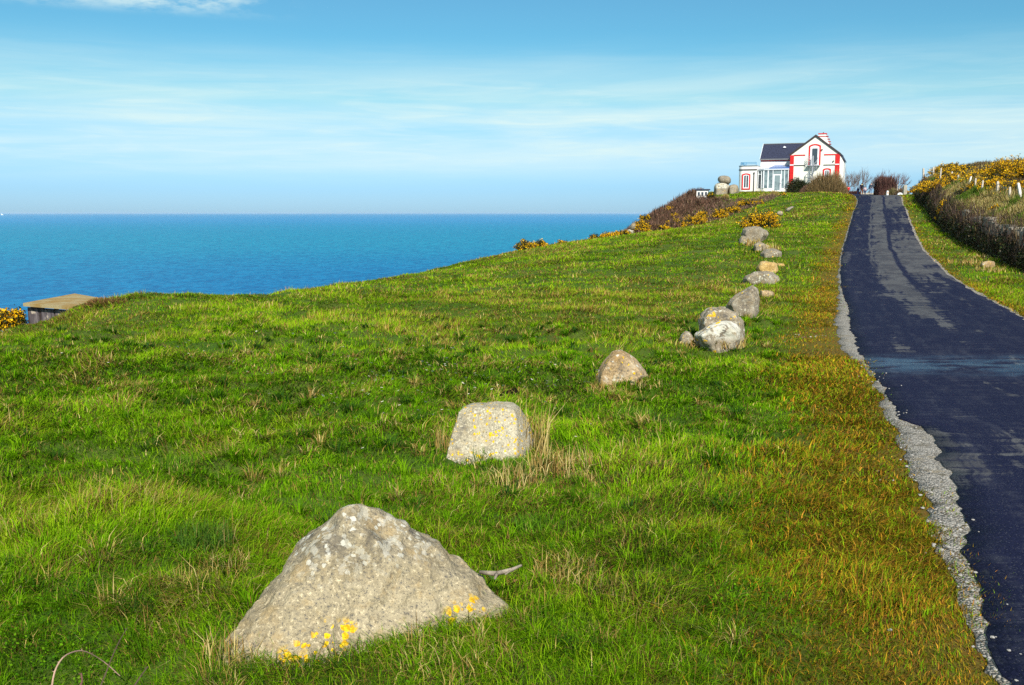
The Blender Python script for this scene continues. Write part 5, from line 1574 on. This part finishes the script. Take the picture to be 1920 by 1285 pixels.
for i, (px, pb, pt, tl, lab) in enumerate([(1683, 356, 346, 0, 'left of two thin posts by the gatepost'), (1686.5, 354, 348, 1.2, 'shorter leaning thin post by the gatepost')]):
    a, b = P(px, pb, 96), P(px + tl, pt, 96)
    o = MB().bar((0, 0, -.06), tuple(b - a), .04, .035, 6).build('thin_post', M['post']); o.location = a
    tag(o, lab, 'post')
q = P(1635, 366.5, 146)
o = MB().box(-2.2, 1.4, 0, .3, -.5, .38).build('low_wall', M['gatestone']); o.location = q
tag(o, 'low stone wall closing the view behind the walker in grey', 'wall')

# ------------------------------------------------------------------ gorse by the shelter, daisies, stalks, small litter
for i, (px, py, d, w, h, lab) in enumerate([(-16, 614, 25.6, 44, 28, 'yellow gorse cut by the left edge of the picture'), (12, 613, 26.2, 36, 28, 'yellow gorse left of the shelter'), (34, 612, 26.8, 22, 30, 'yellow gorse touching the shelter wall')]):
    gorse_px(px, py, d, w, h, lab, 300 + i, flower=1.0, dens=3.0, group='gorse by the shelter')
g = np.random.default_rng(310)
cl_ = [(770, 690, .9), (830, 700, .9), (900, 705, .7), (700, 745, .9), (820, 770, .7), (990, 705, .6), (940, 690, .6), (640, 770, .8), (1010, 715, .4), (590, 690, 1.2), (420, 680, 1.3), (460, 650, 1.2), (1515, 637, .35), (760, 640, 1.3), (830, 660, .8)]
pts_ = []
for (px, py, sg) in cl_:
    c_ = hit(px, py)
    for _ in range(15):
        pts_.append((c_.x + g.normal() * sg, c_.y + g.normal() * sg * .9))
pts_ = np.array(pts_); nD = len(pts_)
zd = ground(pts_[:, 0], pts_[:, 1]) + g.uniform(.05, .075, nD)
cen = np.stack([pts_[:, 0], pts_[:, 1], zd], 1)
rd = .0125 * (1 + cen[:, 1] * .02)
tilt = g.normal(size=(nD, 2)) * .3
vs, cs, fs3 = [], [], []
for k in range(8):
    a = 2 * math.pi * k / 8
    dx, dy = math.cos(a) * rd, math.sin(a) * rd
    vs.append(np.stack([cen[:, 0] + dx, cen[:, 1] + dy, cen[:, 2] + dx * tilt[:, 0] + dy * (tilt[:, 1] - .35)], 1))
vs.append(cen + np.array([0, 0, .004]))
V = np.stack(vs, 1).reshape(-1, 3)
o_ = (np.arange(nD) * 9)[:, None]
Fd = np.concatenate([o_ + np.array([[k, (k + 1) % 8, 8]]) for k in range(8)])
Cd = np.tile(np.array([[.80, .80, .82]] * 8 + [[.75, .5, .08]]), (nD, 1))
tag(link('daisies', np_mesh('daisies', V, [Fd], Cd), M['petal']), kind='stuff')

def stalk_clump(x, y, n, h, rad, label, seed, cols=STRAW, wts=(1, .6, .9), lean=.25, wdt=.006, name='dry_grass_tuft', group=None, laz0=None, heads=False, low=0):
    g = np.random.default_rng(seed)
    z = gz(x, y)
    root = tag(empty(name, (x, y, z)), label, 'grass tuft', group)
    a = g.uniform(0, 6.283, n); r = rad * np.sqrt(g.random(n))
    laz = g.uniform(0, 6.283, n) if laz0 is None else laz0 + g.normal(size=n) * .5
    hh = h * g.uniform(.55, 1.1, n)
    ln = np.clip(np.abs(g.normal(size=n)) * lean, 0, 1.4)
    if low: ln[:low] = g.uniform(1.0, 1.5, low); hh[:low] *= .7
    bl = blades(r * np.cos(a), r * np.sin(a), np.zeros(n) - .02, hh, g.uniform(.6, 1.2, n) * wdt, g.uniform(0, 6.28, n), ln, pick(n, cols, list(wts), .15, g), laz)
    link('foliage', np_mesh('foliage', *merge([bl])), M['dry'], root)  # the tuft's straw stalks and grass blades
    if heads:
        hd = []
        for q in range(3): hd.append(((g.normal()) * .05, g.normal() * .03))
    return root
q = hit(990, 862)
stalk_clump(q.x + .06, q.y + .12, 60, .54, .13, 'tall pale straw stalks standing right of the squared boulder', 320, lean=.34, wdt=.0075, laz0=.7)
for i, (px, py, n, h, rad, ln, lab) in enumerate([
    (1060, 880, 260, .24, .30, .8, 'tangle of straw grass right of the squared boulder'),
    (1100, 905, 170, .14, .16, 1.2, 'flattened straw wisp at the right end of the tangle'),
    (960, 905, 110, .24, .22, .8, 'thin pale twigs and straw in front of the squared boulder'),
    (840, 850, 60, .30, .12, .4, 'few upright straw stalks at the left side of the squared boulder'),
    (1140, 735, 120, .16, .22, .9, 'matted straw at the left foot of the ochre boulder'),
    (1215, 725, 70, .12, .18, 1.0, 'short straw at the right foot of the ochre boulder'),
    (1200, 790, 80, .12, .18, 1.0, 'straw patch in the grass below the ochre boulder'),
    (1290, 652, 120, .2, .3, .8, 'straw fringe in front of the little upright stone'),
    (1360, 655, 140, .2, .3, .8, 'straw fringe in front of the white-topped boulder'),
    (1448, 470, 60, .4, .4, .6, 'pale tuft right of the uppermost boulder'),
    (1410, 462, 50, .4, .35, .6, 'pale tuft left of the half-buried grey stone'),
    (1395, 555, 60, .25, .3, .7, 'straw tuft beside the leaning boulder'),
    (425, 1065, 170, .13, .13, 1.2, 'patch of orange-brown dead grass left of the big pointed boulder'),
    (1060, 1085, 190, .16, .20, 1.0, 'straw tuft right of the big pointed boulder'),
    (420, 1250, 70, .20, .10, .7, 'straw stalks at the left toe of the big pointed boulder'),
    (840, 1240, 320, .15, .28, 1.2, 'dead grass mat in front of the big pointed boulder'),
    (300, 1180, 50, .14, .14, 1.1, 'small straw patch near the lower left corner'),
    (445, 935, 70, .12, .16, 1.1, 'straw patch in the grass above left of the big pointed boulder'),
    (350, 885, 60, .12, .18, 1.0, 'pale grass clump in the mid lawn on the left'),
    (1190, 985, 60, .12, .16, 1.1, 'straw wisp right of the middle lawn'),
    (1810, 495, 90, .25, .6, .9, 'dead grass heaped on the verge right of the road'),
    (1855, 510, 90, .25, .5, .9, 'straw heaped in front of the brown verge stone'),
    (1850, 487, 80, .25, .5, .9, 'brown dead stems behind the verge stone')]):
    q = hit(px, py)
    cols = STRAW + [(.30, .16, .05)]
    stalk_clump(q.x, q.y, n, h, rad, lab, 330 + i, cols, (1, .8, .8, .5), ln, max(.006, q.y * .00105), group='straw tufts around the boulders' if q.y < 60 and px < 1700 else None)

DEADW = plain('dead_branch_wood', (.30, .25, .19), .9, .1, .35, 25, bumpy=.6)
# dead branch and dock leaves by the big boulder
a = p6(1600, 490, 4.72); b = p6(1700, 498, 4.66); c_ = p6(1790, 475, 4.64); d_ = p6(1850, 448, 4.66)
mb = MB()
mb.bar(a, b, .010, .013, 7).bar(b, c_, .013, .010, 7).bar(c_, d_, .010, .006, 7).bar(c_, p6(1750, 505, 4.62), .007, .004, 5).bar(b, p6(1690, 530, 4.6), .011, .005, 6)
tag(mb.build('dead_branch', DEADW, smooth=True), 'bare grey dead branch sticking out behind the right side of the big boulder', 'branch')
q = hit(945, 1105)
dk = tag(empty('dock_plant', q), 'small dock plant with one reddish leaf beside the big boulder', 'plant')
def leaf_blade(name, a, b, w, m, up=.02):
    a, b = Vector(a), Vector(b); d = b - a; s_ = Vector((-d.y, d.x, 0)).normalized() * w
    return MB().add([a, a + d * .35 + s_ + Vector((0, 0, up)), a + d * .8 + s_ * .7, b, a + d * .8 - s_ * .7, a + d * .35 - s_ + Vector((0, 0, up)), a + d * .45 - Vector((0, 0, .004))],
                    [(0, 1, 6), (1, 2, 6), (2, 3, 6), (3, 4, 6), (4, 5, 6), (5, 0, 6)]).build(name, m, dk)
M['dock'] = plain('dock_leaf', (.06, .12, .02), .5, .3, .2, 10)
M['dockred'] = plain('dock_leaf_red', (.30, .10, .06), .5, .3, .2, 10)
leaf_blade('leaf', (0, 0, .01), (-.09, -.02, .09), .03, M['dock'])
leaf_blade('leaf', (0, 0, .01), (.03, -.06, .06), .03, M['dock'])
leaf_blade('leaf', (.02, 0, .01), (.08, -.03, .07), .028, M['dockred'])['label'] = 'reddish dock leaf'
M['cane'] = plain('cane_skin', (.42, .27, .20), .8, .1, .2, 12)
# arching bramble canes, lower left
def cane(ptsl, r, label, m, n=18):
    P3 = [Vector(p) for p in ptsl]
    out = []
    for i in range(n + 1):
        t = i / n * (len(P3) - 1); k = min(int(t), len(P3) - 2); f = t - k
        p0, p1, p2, p3 = P3[max(k - 1, 0)], P3[k], P3[k + 1], P3[min(k + 2, len(P3) - 1)]
        out.append(.5 * ((2 * p1) + (p2 - p0) * f + (2 * p0 - 5 * p1 + 4 * p2 - p3) * f * f + (3 * p1 - p0 - 3 * p2 + p3) * f ** 3))
    mb = MB()
    for i in range(n): mb.bar(out[i], out[i + 1], r * (1 - .5 * i / n), r * (1 - .5 * (i + 1) / n), 6)
    for i in range(1, n, 2):
        mb.bar(out[i], out[i] + Vector((random.uniform(-1, 1), random.uniform(-1, 1), random.uniform(-.2, 1))).normalized() * r * 3.2, r * .5, r * .05, 4)
    return tag(mb.build('bramble_cane', m, smooth=False), label, 'bramble', 'bramble canes in the lower left corner')
c8 = (0, 1000, 4.0)
p8 = lambda a, b, d: P(c8[0] + a / c8[2], c8[1] + b / c8[2], d)
cane([p8(385, 1180, 3.5), p8(410, 1040, 3.55), p8(470, 935, 3.6), p8(560, 888, 3.68), p8(650, 890, 3.75), p8(780, 965, 3.85), p8(900, 1070, 3.9)], .0036, 'pale bramble cane arching over the grass in the lower left corner', M['cane'])
cane([p8(740, 1180, 3.62), p8(790, 1060, 3.66), p8(840, 930, 3.7), p8(900, 800, 3.76), p8(955, 710, 3.82)], .0032, 'straight dark purple bramble cane right of the arching one', M['twig'])
cane([p8(1000, 1160, 3.6), p8(1050, 1080, 3.62), p8(1110, 1000, 3.66)], .004, 'short dark cane farthest right in the corner', M['twig'])
cane([p8(590, 1180, 3.55), p8(615, 1110, 3.57), p8(610, 1050, 3.6)], .005, 'short reddish cane standing inside the arch', M['twig_red'])
# burrow behind the squared boulder; a near-black dome paints the dark of its hole
q = hit(956, 748)
g = N('burrow_dark'); M['hole_dark'] = g.done(g.bsdf((.012, .009, .006), 1.0, 0))
mb = MB()
n = 14
rr_ = [1 + .3 * random.uniform(-1, 1) for _ in range(n)]
vv = [(.15 * rr_[i] * math.cos(2 * math.pi * i / n), .10 * rr_[i] * math.sin(2 * math.pi * i / n)) for i in range(n)]
vv = [(x, y, gz(q.x + x, q.y + y) - q.z - .01) for x, y in vv] + [(x * .55, y * .55, gz(q.x + x, q.y + y) - q.z + .09 + .03 * random.random()) for x, y in vv] + [(0, 0, .10)]
mb.add(vv, [(i, (i + 1) % n, (i + 1) % n + n, i + n) for i in range(n)] + [(i + n, (i + 1) % n + n, 2 * n) for i in range(n)])
o = mb.build('burrow', M['hole_dark']); o.location = q
tag(o, kind='structure')
# loose stones on the verge: single pebbles are things one could count
M['pebble'] = plain('pebble', (.36, .34, .31), .9, .2, .2, 30, bumpy=.4)
g = np.random.default_rng(350)
proto = []
for k in range(4):
    bm = bmesh.new(); bmesh.ops.create_icosphere(bm, subdivisions=2, radius=1.0)
    for v in bm.verts:
        v.co *= 1 + .35 * mnoise.noise(v.co * 1.3 + Vector((k * 7, 0, 0)))
        v.co.z *= .6
    me = bpy.data.meshes.new('loose_stone'); bm.to_mesh(me); bm.free(); me.materials.append(M['pebble']); proto.append(me)
PEB = []
PS = .72
for (px, py, r_) in [(1575, 905, .020), (1668, 1193, .018), (1552, 990, .013), (1580, 990, .012), (1700, 1018, .02), (1645, 890, .02), (1650, 905, .016), (1620, 968, .015), (1665, 1018, .016), (1690, 1035, .016), (1750, 1030, .02), (1715, 905, .02), (1725, 935, .022), (1740, 985, .025), (1765, 1040, .025), (1780, 1072, .02), (1800, 1085, .022), (1744, 1002, .016), (1820, 1130, .018), (1838, 1195, .018), (1700, 880, .02), (1688, 868, .015), (1730, 960, .02), (1770, 1000, .03), (1790, 1010, .025), (1800, 1000, .022), (1762, 985, .02), (1775, 960, .022), (1745, 930, .02), (1756, 915, .018), (1785, 1045, .02), (1812, 1100, .016), (1855, 1240, .016), (1866, 1262, .016), (1505, 1010, .01), (1710, 860, .018), (1735, 880, .016), (1726, 830, .016), (1690, 820, .015)]:
    q = hit(px, py); r_ *= PS
    o = bpy.data.objects.new('loose_stone', proto[int(g.integers(4))]); COL.objects.link(o)
    o.location = (q.x, q.y, gz(q.x, q.y) + r_ * .4 + .008); o.scale = (r_, r_ * g.uniform(.7, 1), r_ * g.uniform(.7, 1)); o.rotation_euler = (0, 0, g.uniform(0, 6))
    PEB.append(o)
    tag(o, 'small loose white stone at the gravelly left edge of the road', 'stone', 'loose stones along the road edge')

for _ in range(70):
    yy_ = 3.6 + 9.5 * g.random() ** 1.3
    xx_ = float(road_l(yy_)) + g.normal() * .07 - .02 if g.random() < .6 else float(road_gl(yy_)) + g.normal() * .12
    r_ = g.uniform(.005, .013)
    o = bpy.data.objects.new('loose_stone', proto[int(g.integers(4))]); COL.objects.link(o)
    o.location = (xx_, yy_, gz(xx_, yy_) + .026 + r_ * .3); o.scale = (r_, r_ * g.uniform(.7, 1), r_ * g.uniform(.7, 1)); o.rotation_euler = (0, 0, g.uniform(0, 6))
    tag(o, 'small loose white stone at the gravelly left edge of the road', 'stone', 'loose stones along the road edge')

# ------------------------------------------------------------------ ferry far out at sea
q = P(4, 402.2, 20000); q.z = SEA
fr = tag(empty('ferry', q), 'tiny white ferry on the horizon at the far left', 'ship')
MB().slab([(-22, -5), (18, -5), (26, 0), (18, 5), (-22, 5)], -1, 11).build('hull', M['upvc'], fr)
MB().box(-20, 4, -4, 4, 11.1, 24).box(-12, -6, -3, 3, 24.1, 32).build('superstructure', M['upvc'], fr)

# ------------------------------------------------------------------ people at the end of the road
def skin_mesh(name, verts, edges, sub=1):
    """verts: (x, y, z, r); one continuous skinned surface"""
    me = bpy.data.meshes.new(name)
    me.from_pydata([v[:3] for v in verts], edges, [])
    o = bpy.data.objects.new(name, me); COL.objects.link(o)
    o.modifiers.new('skin', 'SKIN')
    for i, v in enumerate(verts):
        me.skin_vertices[0].data[i].radius = (v[3], v[4] if len(v) > 4 else v[3]); me.skin_vertices[0].data[i].use_root = (i == 0)
    sd = o.modifiers.new('sub', 'SUBSURF'); sd.levels = sub; sd.render_levels = sub
    dg = bpy.context.evaluated_depsgraph_get()
    m2 = bpy.data.meshes.new_from_object(o.evaluated_get(dg))
    bpy.data.objects.remove(o); bpy.data.meshes.remove(me)
    m2.name = name; m2.shade_smooth(); m2.materials.clear()
    return m2
def person(loc, h, rz, label, coat, trousers, hair, stride=.12, arms=(.1, -.1), hood=None, long_coat=False, bag=None, shoes=None, wide=1.0):
    k = h / 1.75
    root = tag(empty('person', loc, rz), label, 'person', None)
    s = stride
    # body: pelvis, spine, neck, head, arms, legs (one skinned surface)
    B = [(0, 0, .95, .13), (0, 0, 1.18, .13), (0, .0, 1.38, .14), (0, 0, 1.50, .055), (0, -.01, 1.60, .085), (0, -.015, 1.70, .075)]
    E = [(0, 1), (1, 2), (2, 3), (3, 4), (4, 5)]
    for sg, ar in ((-1, arms[0]), (1, arms[1])):
        i = len(B)
        B += [(sg * .19 * wide, 0, 1.42, .06), (sg * .25 * wide, ar * .5, 1.16, .045), (sg * .25 * wide, ar - .05, .93, .035), (sg * .25 * wide, ar - .08, .84, .04), (sg * .25 * wide, ar - .10, .77, .022)]
        E += [(2, i), (i, i + 1), (i + 1, i + 2), (i + 2, i + 3), (i + 3, i + 4)]
    for sg in (-1, 1):
        i = len(B); st_ = sg * s
        B += [(sg * .10, st_ * .3, .86, .09), (sg * .10, -st_ * .2 + .02, .50, .062), (sg * .10, st_ * -1.0 + .05, .09, .045), (sg * .10, st_ * -1.0 - .10, .04, .04)]
        E += [(0, i), (i, i + 1), (i + 1, i + 2), (i + 2, i + 3)]
    sc = lambda L: [(x * k, y * k, z * k, *[r * k for r in rr]) for x, y, z, *rr in L]
    bd = link('body', skin_mesh('body', sc(B), E), M['skin'], root)
    # coat: follows torso and arms a little outside the body
    C = [(0, 0, .70 if long_coat else .86, .17 * wide), (0, 0, .98, .165 * wide), (0, 0, 1.2, .165 * wide), (0, 0, 1.40, .165 * wide), (0, 0, 1.50, .075)]
    E2 = [(0, 1), (1, 2), (2, 3), (3, 4)]
    for sg, ar in ((-1, arms[0]), (1, arms[1])):
        i = len(C)
        C += [(sg * .20 * wide, 0, 1.42, .075), (sg * .255 * wide, ar * .5, 1.16, .062), (sg * .255 * wide, ar - .05, .92, .05)]
        E2 += [(3, i), (i, i + 1), (i + 1, i + 2)]
    link('coat', skin_mesh('coat', sc(C), E2), coat, root)
    T = [(0, 0, .93, .145)]; E3 = []
    for sg in (-1, 1):
        i = len(T); st_ = sg * s
        T += [(sg * .10, st_ * .3, .84, .105), (sg * .10, -st_ * .2 + .02, .50, .078), (sg * .10, st_ * -1.0 + .045, .12, .062)]
        E3 += [(0, i), (i, i + 1), (i + 1, i + 2)]
    link('trousers', skin_mesh('trousers', sc(T), E3), trousers, root)
    for sg in (-1, 1):
        y0 = (sg * s * -1.0 + .045) * k
        link('shoe', skin_mesh('shoe', sc([(sg * .10, sg * s * -1.0 + .06, .05, .055), (sg * .10, sg * s * -1.0 - .12, .04, .045)]), [(0, 1)]), shoes or M['dark'], root)
    link('hair', skin_mesh('hair', sc([(0, .03, 1.57, .075), (0, .02, 1.66, .10), (0, -.01, 1.73, .075)]), [(0, 1), (1, 2)]), hair, root)
    if bag:
        link('bag', skin_mesh('bag', sc([(.27, .05, 1.28, .07), (.29, .06, 1.08, .10), (.28, .06, .95, .07)]), [(0, 1), (1, 2)]), bag, root)
    return root
M['skin'] = plain('skin_tone', (.52, .32, .23), .6, .3, .05)
cloth = lambda n, c: plain(n, c, .9, .1, .15, 9)
M['redcoat'] = cloth('red_coat', (.60, .015, .02)); M['black'] = cloth('black_coat', (.012, .012, .018)); M['navy'] = cloth('navy_coat', (.015, .03, .10))
M['greyjacket'] = cloth('grey_jacket', (.045, .055, .075)); M['jeans'] = cloth('light_jeans', (.15, .22, .34)); M['pink'] = cloth('pale_pink_coat', (.50, .38, .42))
M['brown'] = cloth('brown_boots', (.14, .05, .025)); M['hairbrown'] = cloth('brown_hair', (.05, .028, .015)); M['blond'] = cloth('fair_hair', (.30, .20, .10)); M['whitecl'] = cloth('white_trousers', (.6, .6, .6)); M['scarf'] = cloth('lime_scarf', (.45, .52, .08)); M['violet'] = cloth('violet_bag', (.10, .05, .10))
def stand(px, py, d):
    x = P(px, py, d).x
    return Vector((x, d, gz(x, d) + .02))
person(stand(1590.5, 364, 111), .95, R(170), 'child in red coat at the end of the road, by the brown bush', M['redcoat'], M['black'], M['hairbrown'], .08, wide=1.15, long_coat=True, shoes=M['whitecl'])
w1 = person(stand(1615, 366, 138), 1.72, R(185), 'person in long black coat with lime scarf and brown boots among walkers', M['black'], M['brown'], M['hairbrown'], .10, long_coat=True, bag=M['violet'], shoes=M['brown'], wide=1.1)
k_ = 1.72 / 1.75
link('scarf', skin_mesh('scarf', [(-.08 * k_, .03, 1.47 * k_, .05), (0, .09, 1.48 * k_, .05), (.08 * k_, .03, 1.47 * k_, .05)], [(0, 1), (1, 2)]), M['scarf'], w1)
person(stand(1608.5, 365, 138.5), 1.12, R(200), 'fair-haired child in navy coat left of the person in black', M['navy'], M['navy'], M['blond'], .08, wide=1.2)
person(stand(1621.5, 366, 136), 1.18, R(160), 'child in pale pink coat walking right of the person in black', M['pink'], M['navy'], M['hairbrown'], .14, wide=1.15)
person(stand(1632.5, 367, 139), 1.74, R(176), 'person in grey jacket and light jeans with blue shoulder bag, walking apart', M['greyjacket'], M['jeans'], M['hairbrown'], .06, bag=M['navy'])

# ------------------------------------------------------------------ broad-leaved weeds and moss cushions in the turf
g = np.random.default_rng(400)
LC, LS, LCOL, LN = [], [], [], []
spots = [(200, 925, .22), (60, 1235, .25), (140, 1255, .22), (90, 1130, .2), (20, 1180, .2), (330, 1040, .15), (1240, 830, .2), (1180, 1110, .18), (560, 880, .2), (1400, 1120, .2), (1330, 960, .2), (700, 830, .25), (250, 700, .4), (120, 800, .4), (1320, 760, .3), (1000, 960, .18), (800, 1270, .12), (1130, 1230, .2), (470, 790, .35), (380, 640, .5), (40, 960, .25), (30, 700, .4), (640, 640, .6)]
for (px, py, sg) in spots:
    c_ = hit(px, py); n = int(420 * (sg / .2) ** 1.2); sg *= .8
    x = c_.x + g.normal(size=n) * sg; y = c_.y + g.normal(size=n) * sg * .8
    LC.append(np.stack([x, y, ground(x, y) + g.uniform(.01, .06, n)], 1)); LS.append(g.uniform(.006, .016, n) * (1 + c_.y * .05))
    LCOL.append(pick(n, [(.055, .165, .006), (.085, .22, .006), (.13, .28, .008), (.04, .11, .008)], [1, 1, .5, .8], .2, g))
LC, LS, LCOL = np.concatenate(LC), np.concatenate(LS), np.concatenate(LCOL)
tag(link('weeds', np_mesh('weeds', *merge([leaves(LC, LS, LCOL, g, flat=1.0, aspect=.75)])), M['grass']), kind='stuff')

# ------------------------------------------------------------------ sea air
g = N('sea_air')
pvn = g.n.new('ShaderNodeVolumePrincipled')
pvn.inputs['Color'].default_value = (.94, .97, 1.0, 1)
pvn.inputs['Density'].default_value = 2.2e-5
pvn.inputs['Anisotropy'].default_value = .3
g.l.new(pvn.outputs[0], g.out.inputs['Volume'])
hz = MB().box(-60000, 60000, -3000, 80000, -62, 16).build('haze', g.m)
tag(hz, kind='stuff')

# green tussocks of longer grass, and brown heather at the shelter's end
GC = [(.06, .15, .005), (.10, .24, .006), (.17, .33, .008), (.035, .085, .008), (.40, .30, .09)]
for i, (px, py, n, h, rad, lab) in enumerate([
    (900, 868, 520, .19, .15, 'lush green tussock hugging the foot of the squared boulder'),
    (965, 885, 260, .15, .12, 'smaller green tussock at the right foot of the squared boulder'),
    (1185, 790, 380, .17, .18, 'yellowish green tussock below the ochre boulder'),
    (345, 880, 420, .17, .18, 'loose green tussock in the lawn left of the squared boulder'),
    (385, 1030, 420, .20, .16, 'dark green tussock up left of the big pointed boulder'),
    (1010, 1000, 380, .16, .15, 'dark tussock between the squared and the big pointed boulder'),
    (720, 1215, 300, .11, .13, 'short green tussock at the foot of the big pointed boulder')]):
    q = hit(px, py)
    cols = GC if i != 4 else [(.055, .125, .012), (.085, .19, .014), (.04, .09, .010), (.12, .24, .012), (.36, .28, .09)]
    stalk_clump(q.x, q.y, n, h, rad, lab, 420 + i, cols, (1, 1.1, .8, .7, .22), .75, max(.0034, q.y * .0009), name='grass_tussock', group='green tussocks in the lawn')
q = P(212, 561, 25.2)
twig_bush(q.x, q.y, q.z - .18, .75, .35, .24, 'low patch of brown dead heather where the shelter roof meets the turf', 440, [(.20, .10, .035), (.13, .065, .03), (.28, .17, .06), (.16, .16, .03)], [1, 1, .6, .5], name='heather_patch', n=1600, up=.5, cat='heather')
